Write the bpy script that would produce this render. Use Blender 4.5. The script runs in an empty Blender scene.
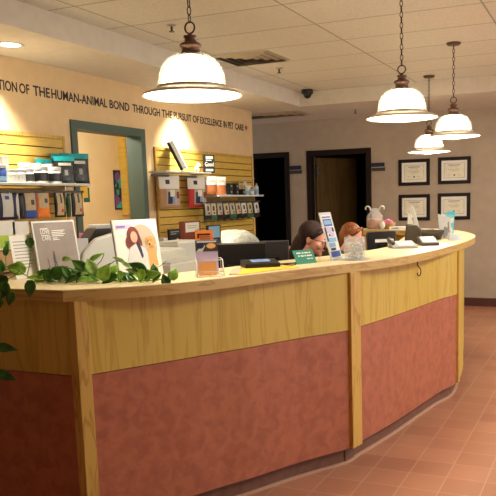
import bpy, math, random
from mathutils import Vector, Matrix
random.seed(7)
PI = math.pi
sc = bpy.context.scene
col = sc.collection

# ---------------------------------------------------------------- camera (solved from the room's own lines)
F, PX, PY, H = 712.0, 306.0, 295.6, 1.5
R0 = [Vector((0.9224, 0.3855, -0.0244)), Vector((0.0291, -0.1325, -0.9908)), Vector((-0.3852, 0.9131, -0.1334))]
fw = R0[2].normalized()
rt = (R0[0] - fw * R0[0].dot(fw)).normalized()
dn = fw.cross(rt)
cam = bpy.data.objects.new('camera', bpy.data.cameras.new('camera'))
col.objects.link(cam)
cam.matrix_world = Matrix(((rt.x, -dn.x, -fw.x, 0), (rt.y, -dn.y, -fw.y, 0), (rt.z, -dn.z, -fw.z, H), (0, 0, 0, 1)))
cam.data.sensor_width = 36
cam.data.lens = 36 * F / 496
cam.data.shift_x = (248 - PX) / 496
cam.data.shift_y = (PY - 248) / 496
cam.data.clip_start = 0.05
sc.camera = cam

def ray(x, y): return rt * ((x - PX) / F) + dn * ((y - PY) / F) + fw
C0 = Vector((0, 0, H))
def atz(x, y, z): d = ray(x, y); return C0 + d * ((z - H) / d.z)
def aty(x, y, Y): d = ray(x, y); return C0 + d * (Y / d.y)
def atx(x, y, X): d = ray(x, y); return C0 + d * (X / d.x)

# ---------------------------------------------------------------- materials
def lin(c):
    out = []
    for v in c:
        v /= 255.0
        out.append(v / 12.92 if v <= .04045 else ((v + .055) / 1.055) ** 2.4)
    return (*out, 1)
def mat(name, rgb, rough=.5, metal=0, emit=None, estr=0, trans=0, spec=.5, ior=1.45, alpha=1):
    m = bpy.data.materials.new(name); m.use_nodes = True
    b = m.node_tree.nodes['Principled BSDF']
    b.inputs['Base Color'].default_value = lin(rgb)
    b.inputs['Roughness'].default_value = rough
    b.inputs['Metallic'].default_value = metal
    b.inputs['Specular IOR Level'].default_value = spec
    b.inputs['IOR'].default_value = ior
    b.inputs['Transmission Weight'].default_value = trans
    b.inputs['Alpha'].default_value = alpha
    if emit:
        b.inputs['Emission Color'].default_value = lin(emit); b.inputs['Emission Strength'].default_value = estr
    return m
def nodes(m): return m.node_tree.nodes, m.node_tree.links, m.node_tree.nodes['Principled BSDF']
def noisy(name, c1, c2, scale=(4, 4, 4), rough=.5, detail=4, nscale=1, dist=0, bump=0, ramp=(.35, .65), spec=.5):
    m = mat(name, c1, rough, spec=spec); N, L, b = nodes(m)
    tc = N.new('ShaderNodeTexCoord'); mp = N.new('ShaderNodeMapping'); mp.inputs['Scale'].default_value = scale
    no = N.new('ShaderNodeTexNoise'); no.inputs['Scale'].default_value = nscale; no.inputs['Detail'].default_value = detail
    no.inputs['Distortion'].default_value = dist
    cr = N.new('ShaderNodeValToRGB')
    cr.color_ramp.elements[0].position = ramp[0]; cr.color_ramp.elements[1].position = ramp[1]
    cr.color_ramp.elements[0].color = lin(c1); cr.color_ramp.elements[1].color = lin(c2)
    L.new(tc.outputs['Object'], mp.inputs['Vector']); L.new(mp.outputs['Vector'], no.inputs['Vector'])
    L.new(no.outputs['Fac'], cr.inputs['Fac']); L.new(cr.outputs['Color'], b.inputs['Base Color'])
    if bump:
        bp = N.new('ShaderNodeBump'); bp.inputs['Strength'].default_value = bump; bp.inputs['Distance'].default_value = .01
        L.new(no.outputs['Fac'], bp.inputs['Height']); L.new(bp.outputs['Normal'], b.inputs['Normal'])
    return m
def tiled(name, c1, c2, mortar, w, h, shift, msize, rough, bump=.3, speckle=None):
    m = mat(name, c1, rough); N, L, b = nodes(m)
    tc = N.new('ShaderNodeTexCoord'); mp = N.new('ShaderNodeMapping'); mp.inputs['Location'].default_value = (shift[0], shift[1], 0)
    br = N.new('ShaderNodeTexBrick'); br.offset = 0; br.squash = 1
    br.inputs['Scale'].default_value = 1; br.inputs['Brick Width'].default_value = w; br.inputs['Row Height'].default_value = h
    br.inputs['Mortar Size'].default_value = msize; br.inputs['Mortar Smooth'].default_value = .2
    br.inputs['Color1'].default_value = lin(c1); br.inputs['Color2'].default_value = lin(c2); br.inputs['Mortar'].default_value = lin(mortar)
    L.new(tc.outputs['Object'], mp.inputs['Vector']); L.new(mp.outputs['Vector'], br.inputs['Vector'])
    out = br.outputs['Color']
    no = N.new('ShaderNodeTexNoise'); no.inputs['Scale'].default_value = speckle or 3; no.inputs['Detail'].default_value = 5
    L.new(tc.outputs['Object'], no.inputs['Vector'])
    mx = N.new('ShaderNodeMix'); mx.data_type = 'RGBA'; mx.blend_type = 'MULTIPLY'; mx.inputs[0].default_value = .35
    L.new(out, mx.inputs[6]); L.new(no.outputs['Fac'], mx.inputs[7])
    hs = N.new('ShaderNodeHueSaturation'); hs.inputs['Value'].default_value = 1.2
    L.new(mx.outputs[2], hs.inputs['Color']); L.new(hs.outputs['Color'], b.inputs['Base Color'])
    if bump:
        bp = N.new('ShaderNodeBump'); bp.inputs['Strength'].default_value = bump; bp.inputs['Distance'].default_value = .003; bp.invert = True
        L.new(br.outputs['Fac'], bp.inputs['Height']); L.new(bp.outputs['Normal'], b.inputs['Normal'])
    return m
def oak(name, c1, c2, scale, rough=.38):
    m = mat(name, c1, rough); N, L, b = nodes(m)
    tc = N.new('ShaderNodeTexCoord'); mp = N.new('ShaderNodeMapping'); mp.inputs['Scale'].default_value = scale
    n1 = N.new('ShaderNodeTexNoise'); n1.inputs['Scale'].default_value = 1; n1.inputs['Detail'].default_value = 3; n1.inputs['Distortion'].default_value = 1.2
    ma = N.new('ShaderNodeMath'); ma.operation = 'MULTIPLY'; ma.inputs[1].default_value = 9
    fr = N.new('ShaderNodeMath'); fr.operation = 'PINGPONG'; fr.inputs[1].default_value = 1
    cr = N.new('ShaderNodeValToRGB'); cr.color_ramp.elements[0].color = lin(c2); cr.color_ramp.elements[1].color = lin(c1)
    cr.color_ramp.elements[0].position = 0; cr.color_ramp.elements[1].position = .45
    L.new(tc.outputs['Object'], mp.inputs['Vector']); L.new(mp.outputs['Vector'], n1.inputs['Vector'])
    L.new(n1.outputs['Fac'], ma.inputs[0]); L.new(ma.outputs[0], fr.inputs[0]); L.new(fr.outputs[0], cr.inputs['Fac'])
    L.new(cr.outputs['Color'], b.inputs['Base Color'])
    return m

M = {}
M['ceiling'] = tiled('ceiling_tile', (218, 213, 199), (214, 209, 195), (160, 156, 146), 1.235, .61, (2.06, -5.81 + .61 * 20, 0), .008, .9, bump=.0, speckle=60)
M['soffit'] = noisy('soffit_paint', (216, 208, 194), (210, 202, 188), rough=.8, nscale=3)
M['wallL'] = noisy('cream_wall_paint', (222, 194, 150), (216, 188, 144), rough=.75, nscale=2)
M['wallB'] = noisy('taupe_wall_paint', (178, 163, 144), (172, 157, 138), rough=.8, nscale=2)
M['room_in'] = noisy('yellow_room_paint', (240, 226, 190), (236, 220, 182), rough=.8)
M['dark_room'] = mat('unlit_room_darkness', (40, 34, 30), .9)  # near-black colour puts the darkness of the unlit rooms into their walls
M['floor'] = tiled('quarry_tile', (182, 128, 98), (170, 116, 88), (190, 148, 120), .205, .205, (.75 + .205 * 40, -3.87 + .205 * 60, 0), .0035, .42, bump=.25, speckle=2.2)
M['cove'] = noisy('brown_cove_tile', (122, 84, 66), (110, 74, 58), rough=.5, nscale=6)
M['grout'] = mat('pale_grout', (190, 150, 122), .8)
M['oak'] = oak('oak_panel', (206, 176, 80), (190, 156, 62), (9, 9, .8))
M['oak2'] = oak('oak_post', (204, 166, 82), (178, 134, 60), (14, 14, 1.6))
M['oaktop'] = oak('oak_edging', (206, 172, 100), (184, 144, 78), (2.5, 2.5, 22))
M['slat'] = oak('slatwall_maple', (210, 176, 84), (200, 164, 72), (2, 1, 10), .45)
M['groove'] = mat('groove_shadow_brown', (70, 48, 22), .8)
M['rust'] = noisy('rust_mottled_laminate', (180, 108, 78), (160, 93, 68), (11, 11, 11), rough=.36, nscale=1.6, detail=6, dist=.6, ramp=(.38, .66))
M['ledge'] = noisy('cream_laminate', (236, 220, 178), (228, 208, 160), rough=.35, nscale=10)
M['teal'] = mat('teal_painted_wood', (72, 92, 84), .5)
M['trim'] = mat('dark_brown_trim', (30, 19, 15), .55, spec=.25)
M['base'] = mat('maroon_baseboard', (82, 42, 36), .5)
M['door'] = oak('dark_oak_door', (96, 74, 36), (82, 60, 28), (6, 6, .6), .5)
M['bronze'] = mat('aged_bronze', (104, 78, 62), .45, .6)
M['bronze_d'] = mat('dark_bronze_chain', (72, 54, 44), .4, .7)
M['brim'] = mat('antique_white_brim', (196, 180, 152), .35, .3)
M['glow'] = mat('glowing_glass', (255, 250, 235), .3, emit=(255, 240, 208), estr=7.0)
M['canlamp'] = mat('recessed_lamp', (255, 250, 235), .3, emit=(255, 244, 222), estr=5)
M['clear'] = mat('clear_glass', (235, 238, 236), .08, alpha=.16)
M['acryl'] = mat('clear_acrylic', (238, 240, 242), .1, alpha=.5)
M['jarglass'] = mat('jar_glass', (225, 226, 222), .1, alpha=.2)
M['glazing'] = mat('picture_glazing', (255, 255, 255), .05, alpha=.05)
M['white'] = mat('white_plastic', (198, 199, 198), .4)
M['paper'] = mat('white_paper', (224, 222, 214), .7)
M['ltgrey'] = mat('light_grey_plastic', (200, 200, 192), .5)
M['putty'] = mat('putty_plastic', (206, 204, 188), .5)
M['grey'] = mat('grey_plastic', (140, 140, 138), .5)
M['dgrey'] = mat('dark_grey_plastic', (62, 60, 60), .45)
M['black'] = mat('black_plastic', (22, 21, 22), .35)
M['black2'] = mat('charcoal_plastic', (44, 42, 42), .4)
M['silver'] = mat('silver_metal', (190, 190, 190), .3, .9)
M['poster_grey'] = noisy('poster_grey', (142, 130, 124), (122, 112, 106), (3, 3, 3), rough=.6, nscale=2)
M['teal_bag'] = mat('teal_foil', (26, 160, 168), .3)
M['black_foil'] = noisy('black_foil', (20, 22, 24), (64, 74, 66), (30, 30, 30), rough=.3, nscale=1, ramp=(.5, .75))
M['kraft'] = noisy('kraft_label', (196, 176, 140), (180, 160, 124), rough=.6, nscale=20)
M['blue'] = mat('blue_print', (52, 82, 160), .5)
M['sky'] = mat('light_blue_print', (126, 170, 206), .5)
M['navy'] = mat('navy_print', (30, 34, 66), .5)
M['orange'] = mat('orange_print', (234, 132, 52), .6)
M['peach'] = mat('peach_card', (236, 170, 104), .6)
M['red'] = mat('red_print', (190, 40, 36), .5)
M['brick'] = mat('brown_red_wood', (116, 50, 30), .5)
M['green'] = mat('green_print', (84, 140, 60), .6)
M['lime'] = mat('lime_print', (168, 196, 60), .6)
M['dgreen'] = mat('dark_green_board', (40, 84, 60), .6)
M['yellow'] = mat('yellow_paper', (232, 188, 60), .6)
M['mint'] = mat('teal_plaque', (52, 132, 110), .35)
M['purple'] = mat('purple_print', (122, 82, 176), .5)
M['lilac'] = mat('lilac_print', (192, 178, 208), .6)
M['pink'] = mat('pink_print', (226, 120, 170), .6)
M['cyan'] = mat('cyan_print', (60, 180, 196), .5)
M['tan'] = mat('tan_cardboard', (176, 140, 100), .7)
M['beige'] = mat('beige_print', (178, 164, 146), .6)
M['skin'] = mat('skin', (222, 158, 132), .55)
M['skinp'] = mat('skin_print', (226, 160, 140), .6)
M['hair1'] = noisy('dark_brown_hair', (52, 30, 22), (34, 20, 16), (60, 60, 8), rough=.8, nscale=1)
M['hair2'] = noisy('ginger_hair', (168, 96, 46), (104, 56, 26), (90, 90, 10), rough=.45, nscale=1)
M['dogfur'] = mat('golden_print', (196, 150, 92), .7)
M['leaf_d'] = noisy('dark_pothos_leaf', (44, 88, 26), (66, 116, 34), (40, 40, 40), rough=.3, nscale=1)
M['leaf_l'] = noisy('bright_pothos_leaf', (118, 168, 44), (150, 192, 84), (40, 40, 40), rough=.3, nscale=1)
M['leaf_v'] = noisy('pale_variegated_leaf', (158, 188, 110), (108, 150, 66), (50, 50, 50), rough=.3, nscale=1)
M['leaf_y'] = noisy('yellowing_leaf', (190, 184, 50), (140, 160, 40), (50, 50, 50), rough=.35, nscale=1)
M['stem'] = mat('green_stem', (112, 136, 66), .5)
M['treat'] = noisy('biscuit_treats', (196, 120, 70), (150, 84, 44), (90, 90, 90), rough=.7, nscale=1)
M['wicker'] = noisy('wicker', (176, 130, 84), (140, 96, 56), (120, 120, 120), rough=.7, nscale=1)
M['ink'] = mat('black_ink', (26, 24, 34), .6)
M['cert'] = noisy('certificate_paper', (240, 236, 212), (232, 226, 198), rough=.6, nscale=6)
M['mattegrey'] = mat('cream_mount', (240, 238, 230), .7)
M['cloth1'] = mat('black_scrub_cloth', (30, 30, 36), .8)
M['cloth2'] = mat('teal_scrub_cloth', (40, 90, 96), .8)
M['jeans'] = mat('dark_trousers', (34, 36, 48), .8)
M['plasticwrap'] = noisy('crumpled_white_wrap', (196, 196, 184), (160, 164, 154), (30, 30, 30), rough=.3, nscale=1, bump=.5)
M['olive'] = mat('olive_brown_plastic', (60, 50, 36), .5)
M['screen'] = mat('blue_label', (110, 140, 190), .4)

# ---------------------------------------------------------------- mesh building
class MB:
    def __init__(s): s.v = []; s.f = []
    def add(s, vs, fs):
        n = len(s.v); s.v += [tuple(v) for v in vs]; s.f += [tuple(i + n for i in f) for f in fs]; return s
    def box(s, x0, x1, y0, y1, z0, z1, m=None):
        vs = [Vector((x, y, z)) for x in (x0, x1) for y in (y0, y1) for z in (z0, z1)]
        if m: vs = [m @ v for v in vs]
        return s.add(vs, [(0, 1, 3, 2), (4, 6, 7, 5), (0, 4, 5, 1), (2, 3, 7, 6), (0, 2, 6, 4), (1, 5, 7, 3)])
    def prism(s, poly, z0, z1):                      # poly counter-clockwise in xy
        n = len(poly)
        vs = [(x, y, z0) for x, y in poly] + [(x, y, z1) for x, y in poly]
        return s.add(vs, [tuple(range(n - 1, -1, -1)), tuple(range(n, 2 * n))] + [(i, (i + 1) % n, (i + 1) % n + n, i + n) for i in range(n)])
    def xz(s, poly, y0, y1):                         # poly in xz extruded along y (y0 = front)
        n = len(poly)
        vs = [(x, y0, z) for x, z in poly] + [(x, y1, z) for x, z in poly]
        return s.add(vs, [tuple(range(n)), tuple(range(2 * n - 1, n - 1, -1))] + [(i, i + n, (i + 1) % n + n, (i + 1) % n) for i in range(n)])
    def tube(s, pts, r, n=8, closed=False):
        pts = [Vector(p) for p in pts]; rs = r if isinstance(r, (list, tuple)) else [r] * len(pts)
        N = len(pts); base = len(s.v); up = None; vs = []; fs = []
        for i, p in enumerate(pts):
            if closed: d = pts[(i + 1) % N] - pts[i - 1]
            else: d = pts[min(i + 1, N - 1)] - pts[max(i - 1, 0)]
            d.normalize()
            if up is None:
                up = Vector((0, 0, 1)) if abs(d.z) < .9 else Vector((1, 0, 0))
            a = d.cross(up).normalized(); up = a.cross(d).normalized()
            for k in range(n):
                t = 2 * PI * k / n; vs.append(p + (a * math.cos(t) + up * math.sin(t)) * rs[i])
        for i in range(N if closed else N - 1):
            j = (i + 1) % N
            for k in range(n):
                l = (k + 1) % n; fs.append((i * n + k, i * n + l, j * n + l, j * n + k))
        if not closed: fs += [tuple(range(n - 1, -1, -1)), tuple((N - 1) * n + k for k in range(n))]
        return s.add(vs, fs)
    def lathe(s, prof, n=32, c=(0, 0, 0)):           # prof: (r, z) bottom to top
        vs = []; fs = []
        for r, z in prof:
            for k in range(n):
                t = 2 * PI * k / n; vs.append((c[0] + r * math.cos(t), c[1] + r * math.sin(t), c[2] + z))
        for i in range(len(prof) - 1):
            for k in range(n):
                l = (k + 1) % n; fs.append((i * n + k, i * n + l, (i + 1) * n + l, (i + 1) * n + k))
        if prof[0][0] > 1e-5: fs.append(tuple(range(n - 1, -1, -1)))
        if prof[-1][0] > 1e-5: fs.append(tuple((len(prof) - 1) * n + k for k in range(n)))
        return s.add(vs, fs)
    def ring(s, prof, n=40, c=(0, 0, 0)):            # closed profile swept round
        vs = []; fs = []; m = len(prof)
        for r, z in prof:
            for k in range(n):
                t = 2 * PI * k / n; vs.append((c[0] + r * math.cos(t), c[1] + r * math.sin(t), c[2] + z))
        for i in range(m):
            j = (i + 1) % m
            for k in range(n):
                l = (k + 1) % n; fs.append((i * n + k, i * n + l, j * n + l, j * n + k))
        return s.add(vs, fs)
    def ball(s, c, r, n=12, sc=(1, 1, 1), rot=None):
        vs = []; fs = []
        for i in range(n + 1):
            a = PI * i / n
            for k in range(2 * n):
                t = PI * k / n
                v = Vector((math.sin(a) * math.cos(t) * sc[0], math.sin(a) * math.sin(t) * sc[1], math.cos(a) * sc[2])) * r
                if rot: v = rot @ v
                vs.append(Vector(c) + v)
        for i in range(n):
            for k in range(2 * n):
                l = (k + 1) % (2 * n); fs.append((i * 2 * n + k, (i + 1) * 2 * n + k, (i + 1) * 2 * n + l, i * 2 * n + l))
        return s.add(vs, fs)
    def build(s, name, m, parent=None, smooth=False, bevel=0, solid=0, sub=0):
        me = bpy.data.meshes.new(name); me.from_pydata(s.v, [], s.f); me.validate(); me.update()
        if smooth:
            me.polygons.foreach_set('use_smooth', [True] * len(me.polygons))
        o = bpy.data.objects.new(name, me); col.objects.link(o)
        if isinstance(m, str): m = M[m]
        me.materials.append(m)
        if parent: o.parent = parent
        if solid: q = o.modifiers.new('s', 'SOLIDIFY'); q.thickness = solid; q.offset = 0
        if bevel: q = o.modifiers.new('b', 'BEVEL'); q.width = bevel; q.segments = 2; q.limit_method = 'ANGLE'
        if sub: q = o.modifiers.new('u', 'SUBSURF'); q.levels = sub; q.render_levels = sub
        return o
def tag(o, label, cat, group=None, kind=None):
    if label: o['label'] = label
    if cat: o['category'] = cat
    if group: o['group'] = group
    if kind: o['kind'] = kind
    return o
def thing(name, label, cat, loc=(0, 0, 0), rz=0, group=None, rx=0):
    o = bpy.data.objects.new(name, None); col.objects.link(o); o.empty_display_size = .05
    o.location = loc; o.rotation_euler = (rx, 0, rz)
    return tag(o, label, cat, group)
def struct(name, mb, m, **k):
    o = mb.build(name, m, **k); o['kind'] = 'structure'; return o
def copy_tree(o, parent=None):
    c = o.copy(); col.objects.link(c)
    if parent: c.parent = parent
    for ch in list(o.children): copy_tree(ch, c)
    return c
def clone(o, loc, rz, label, rx=None, scale=None):
    c = copy_tree(o); c.location = loc; c.rotation_euler = (o.rotation_euler.x if rx is None else rx, 0, rz); c['label'] = label
    if scale: c.scale = scale
    return c
def rect(x0, x1, z0, z1): return [(x0, z0), (x1, z0), (x1, z1), (x0, z1)]
def oval(cx, cz, a, b, n=24): return [(cx + a * math.cos(2 * PI * k / n), cz + b * math.sin(2 * PI * k / n)) for k in range(n)]
def patch(name, polys, m, parent, y, t=.0006):
    mb = MB()
    for c_ in parent.children:
        if c_.name.split('.')[0] in ('poster_face', 'cover', 'sheet', 'plate', 'screen_housing', 'certificate_paper', 'canvas', 'white_flyer', 'body', 'white_leaflet', 'carton', 'photo', 'white_notice'):
            parent = c_
    if name in ('purple_shapes', 'white_print', 'blue_print', 'lightblue_print', 'pink_print', 'navy_print'):
        for p in polys: o_ = MB().xz(p, y - t, y).build(name, m, parent)
        return o_
    for p in polys: mb.xz(p, y - t, y)
    return mb.build(name, m, parent)
def crom(pts, n=10, closed=False):
    P = [Vector(p) for p in pts]; out = []; N = len(P)
    for i in range(N if closed else N - 1):
        a, b, c, d = (P[(i - 1) % N], P[i], P[(i + 1) % N], P[(i + 2) % N]) if closed else (P[max(i - 1, 0)], P[i], P[i + 1], P[min(i + 2, N - 1)])
        for k in range(n):
            t = k / n
            out.append(.5 * ((2 * b) + (c - a) * t + (2 * a - 5 * b + 4 * c - d) * t * t + (3 * b - 3 * c + d - a) * t ** 3))
    if not closed: out.append(P[-1])
    return out

# ================================================================ THE SETTING
XL, YB, ZC, ZS = -4.24, 9.79, 2.81, 2.64
struct('floor', MB().box(-7.6, 3.6, -3.2, 13.2, -.1, 0), 'floor')
struct('ceiling', MB().box(-3.52, 3.6, -3.2, 8.3, ZC, ZC + .1), 'ceiling')
sf = MB(); sf.box(-7.6, -3.52, -3.2, 8.3, ZS, ZC + .1); sf.box(-7.6, 3.6, 8.3, 13.2, ZS, ZC + .1)
struct('ceiling_soffit', sf, 'soffit')
DY0, DY1, DZ = 5.03, 5.95, 2.155
wl = MB(); wl.box(XL - .14, XL, -3.2, DY0 - .01, 0, ZS); wl.box(XL - .14, XL, DY1 + .01, 8.4, 0, ZS); wl.box(XL - .14, XL, DY0 - .01, DY1 + .01, DZ + .01, ZS)
struct('wall_left', wl, 'wallL')
# back wall with two doorways
dA = (-4.95, -4.42); dB = (-3.99, -3.155); DT = 2.13
oA = (dA[0] - .01, dA[1] + .01); oB = (dB[0] - .01, dB[1] + .01)
wb = MB()
wb.box(-7.6, oA[0], YB, YB + .14, 0, ZS); wb.box(oA[1], oB[0], YB, YB + .14, 0, ZS); wb.box(oB[1], 3.6, YB, YB + .14, 0, ZS)
wb.box(oA[0], oA[1], YB, YB + .14, DT + .01, ZS); wb.box(oB[0], oB[1], YB, YB + .14, DT + .01, ZS)
struct('wall_back', wb, 'wallB')
struct('blocker_wall_behind', MB().box(-7.6, 3.6, -3.3, -3.2, 0, ZC), 'wallB')  # unseen wall, added to keep light from behind the camera dim
struct('blocker_wall_right', MB().box(3.6, 3.7, -3.2, 2.2, 0, ZC), 'wallB')  # unseen wall, added to block side light and darken the counter's left facet
# rooms behind
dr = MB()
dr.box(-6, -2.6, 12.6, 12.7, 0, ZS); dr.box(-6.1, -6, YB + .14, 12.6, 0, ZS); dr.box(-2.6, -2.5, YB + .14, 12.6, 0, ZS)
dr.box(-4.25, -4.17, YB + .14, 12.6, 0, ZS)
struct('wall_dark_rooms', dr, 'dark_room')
br_ = MB(); br_.box(-6.0, -5.9, 4.0, 8.4, 0, ZS); br_.box(-5.9, XL - .14, 8.3, 8.4, 0, ZS); br_.box(-5.9, XL - .14, 4.0, 4.1, 0, ZS)
struct('wall_side_room', br_, 'room_in')
# door casings
def casing(name, axis, a0, a1, w, zt, base, depth, m, proud=.018):
    mb = MB()
    if axis == 'x':      # opening along x in back wall, face at y=base
        mb.box(a0 - w, a0, base - proud, base + depth, 0, zt + w); mb.box(a1, a1 + w, base - proud, base + depth, 0, zt + w); mb.box(a0, a1, base - proud, base + depth, zt, zt + w)
    else:
        mb.box(base - depth, base + proud, a0 - w, a0, 0, zt + w); mb.box(base - depth, base + proud, a1, a1 + w, 0, zt + w); mb.box(base - depth, base + proud, a0, a1, zt, zt + w)
    return struct(name, mb, m)
casing('trim_doorway_left', 'x', dA[0] + .01, dA[1] - .0, .075, DT - .0, YB, .1, 'trim')
casing('trim_doorway_back', 'x', dB[0], dB[1], .075, DT, YB, .1, 'trim')
casing('trim_teal_doorway', 'y', DY0, DY1, .072, DZ, XL, .16, 'teal')
bb = MB(); bb.box(-7.6, dA[0] - .075, YB - .012, YB, 0, .115); bb.box(dA[1] + .08, dB[0] - .08, YB - .012, YB, 0, .115); bb.box(dB[1] + .08, 3.6, YB - .012, YB, 0, .115)
struct('baseboard_back', bb, 'base')
bl = MB(); bl.box(XL, XL + .012, -3.2, DY0 - .08, 0, .115); bl.box(XL, XL + .012, DY1 + .08, 8.4, 0, .115)
struct('baseboard_left', bl, 'base')
# door leaf standing open into the dark room
dl = thing('door_1', None, None, (dB[0] + .02, YB + .12, 0), math.radians(62)); dl['kind'] = 'structure'
MB().box(0, .8, -.02, .02, .01, DT - .02).build('door_leaf', 'door', dl, bevel=.003)
MB().box(-.005, .03, -.028, -.02, 1.86, 1.97).build('hinge', 'silver', dl)
hb = MB(); hb.ball((.73, -.06, 1.0), .028); hb.tube([(.73, -.02, 1.0), (.73, -.06, 1.0)], .01); hb.build('door_knob', 'silver', dl, smooth=True)

# ================================================================ RECEPTION COUNTER
ZT, ZU = 1.15, 1.10
OUT = [(-2.085, 2.327), (-1.90, 2.475), (-1.758, 2.64), (-1.642, 2.86), (-1.535, 3.12), (-1.425, 3.375), (-1.30, 3.63), (-1.185, 3.90), (-1.10, 4.2), (-1.052, 4.5), (-1.018, 4.9), (-.995, 5.41), (-1.005, 5.95), (-1.06, 6.4), (-1.156, 6.76), (-1.28, 7.12), (-1.46, 7.48), (-1.66, 7.72), (-1.9, 7.86), (-2.3, 7.97), (-2.62, 8.05)]
outer = [Vector((p.x, p.y)) for p in crom([(x, y, 0) for x, y in OUT], 6)]
INN = [(-2.62, 7.66), (-2.2, 7.56), (-1.96, 7.42), (-1.80, 7.1), (-1.70, 6.5), (-1.58, 5.8), (-1.46, 5.2), (-1.45, 4.85), (-1.50, 4.50), (-1.58, 4.2), (-1.68, 3.95), (-1.77, 3.72), (-1.88, 3.34), (-1.985, 3.06), (-2.16, 2.80), (-2.28, 2.72)]
inner = [Vector((p.x, p.y)) for p in crom([(x, y, 0) for x, y in INN], 6)]
LF0 = Vector((-4.18, 2.327)); LF1 = Vector((-4.18, 2.73))
poly = [LF0] + outer + inner + [LF1]
island = thing('reception_counter', 'curved reception counter with oak upper panels, rust lower panels and cream ledge', 'counter')
MB().prism([(p.x, p.y) for p in poly], ZT - .004, ZT).build('ledge_surface', 'ledge', island)
def offset(pts, d):
    out = []
    for i, p in enumerate(pts):
        t = (pts[min(i + 1, len(pts) - 1)] - pts[max(i - 1, 0)]).normalized()
        out.append(p + Vector((-t.y, t.x)) * d)      # left of travel = inward
    return out
full_out = [LF0] + outer
edge_in = offset(outer, .006)
MB().prism([(p.x, p.y) for p in poly], ZU, ZT - .004).build('ledge_edging', 'oaktop', island)
# body curve
D0, D1 = .0, .125
BODY = [atz(x, y, .1) for x, y in ((195.7, 495.2), (225, 486), (252.6, 477.9), (275.5, 470.3), (300, 462.4), (325, 455.3), (351.7, 447.7), (364, 440), (375.7, 433.2), (397, 420.7), (422, 404), (441, 391.5), (457, 382.5))]
BODY = [Vector((-2.048, 2.352))] + [Vector((p.x, p.y)) for p in BODY] + [Vector((-1.045, 5.75)), Vector((-1.14, 6.28)), Vector((-1.22, 6.75)), Vector((-1.32, 7.12))]
ledge_outer = outer
outer = [Vector((p.x, p.y)) for p in crom([(p.x, p.y, 0) for p in BODY], 4)]
def seg(i0, i1, d):      # outer samples between indices offset inward
    o = offset(outer, d); return o[i0:i1 + 1]
def near(pt):
    return min(range(len(outer)), key=lambda i: (outer[i] - Vector(pt)).length)
iA, iM, iR, iE = 0, near((-1.285, 3.70)), near((-1.0, 5.3)), len(outer) - 1
def wall_strip(a, b, z0, z1, inset=0.0):
    n = len(a); vs = []; fs = []
    for p, q in zip(a, b):
        vs += [(p.x, p.y, z0), (p.x, p.y, z1), (q.x, q.y, z0), (q.x, q.y, z1)]
    for i in range(n - 1):
        k = 4 * i; l = k + 4
        fs += [(k, l, l + 1, k + 1), (k + 2, k + 3, l + 3, l + 2), (k + 1, l + 1, l + 3, k + 3), (k, k + 2, l + 2, l)]
    fs += [(0, 1, 3, 2), (4 * n - 4, 4 * n - 2, 4 * n - 1, 4 * n - 3)]
    return MB().add(vs, fs)
ZP = .774
for nm, i0, i1 in (('left', iA, iM), ('right', iM, iR), ('end', iR, iE)):
    a = seg(i0, i1, D0); b = seg(i0, i1, D0 + .02); c = seg(i0, i1, D1); a2 = seg(i0, i1, D0 + .003); e = seg(i0, i1, D0 + .045); g2 = seg(i0, i1, D0 + .03)
    if nm == 'end':
        wall_strip(a, b, .1, ZU, 0).build('oak_end_panel', 'oak', island)
    else:
        wall_strip(a, b, ZP + .004, ZU).build('oak_upper_panel', 'oak', island)
        wall_strip(a2, b, .1, ZP).build('rust_lower_panel', 'rust', island)
    wall_strip(b, c, .1, ZU).build('inner_panel', 'putty', island)
    wall_strip(e, c, 0.012, .1).build('toe_kick', 'cove', island)
    wall_strip(g2, e, 0, .012).build('grout_line', 'grout', island)
# left facet
fd = (Vector((-2.064, 2.341)) - LF0).normalized(); fn = Vector((-fd.y, fd.x))
cor = outer[0]
fd = Vector((1, 0)); fn = Vector((0, 1))
fa = [Vector((-4.18, 2.352)), cor - fd * .03]; fb = [p + fn * .02 for p in fa]; fc = [p + fn * .12 for p in fa]; fc[1] = fc[1] + fd * .0
fa2 = [p + fn * .003 for p in fa]
wall_strip(fa, fb, ZP + .004, ZU).build('oak_upper_panel', 'oak', island)
wall_strip(fa2, fb, .1, ZP).build('rust_lower_panel', 'rust', island)
wall_strip(fb, fc, .1, ZU).build('inner_panel', 'putty', island)
wall_strip([p + fn * .045 for p in fa], fc, .0, .1).build('toe_kick', 'cove', island)
# posts
def post(i, w, d0, d1, shift=0):
    p = outer[i]; t = (outer[min(i + 1, len(outer) - 1)] - outer[max(i - 1, 0)]).normalized(); n = Vector((-t.y, t.x))
    q = [p + t * (shift - w / 2) + n * d0, p + t * (shift + w / 2) + n * d0, p + t * (shift + w / 2) + n * d1, p + t * (shift - w / 2) + n * d1]
    MB().prism([(v.x, v.y) for v in q], .1, ZU).build('oak_post', 'oak2', island, bevel=.002)
    MB().prism([(v.x, v.y) for v in [q[0] + n * .058 + t * .006, q[1] + n * .058 - t * .006, q[2], q[3]]], .0, .1).build('toe_kick', 'cove', island)
    return q
post(iM, .10, -.015, .08, .0)
post(iR, .05, -.012, .08, .02)
t0 = (outer[6] - outer[0]).normalized(); n0 = Vector((-t0.y, t0.x))
cp = outer[0] - n0 * .006 + Vector((0, -.006))
q = [cp, cp + t0 * .056, cp + t0 * .056 + n0 * .07, Vector((cp.x - .04, cp.y + .08)), Vector((cp.x - .042, cp.y + .002))]
MB().prism([(v.x, v.y) for v in q], .0, ZU).build('oak_post', 'oak2', island, bevel=.002)
# pale corner strip at the far end of the counter
es = outer[iE] + (outer[iE] - outer[iE - 1]).normalized() * .01
MB().box(es.x - .02, es.x + .012, es.y, es.y + .03, .02, .80).build('corner_guard', 'white', island)
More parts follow.
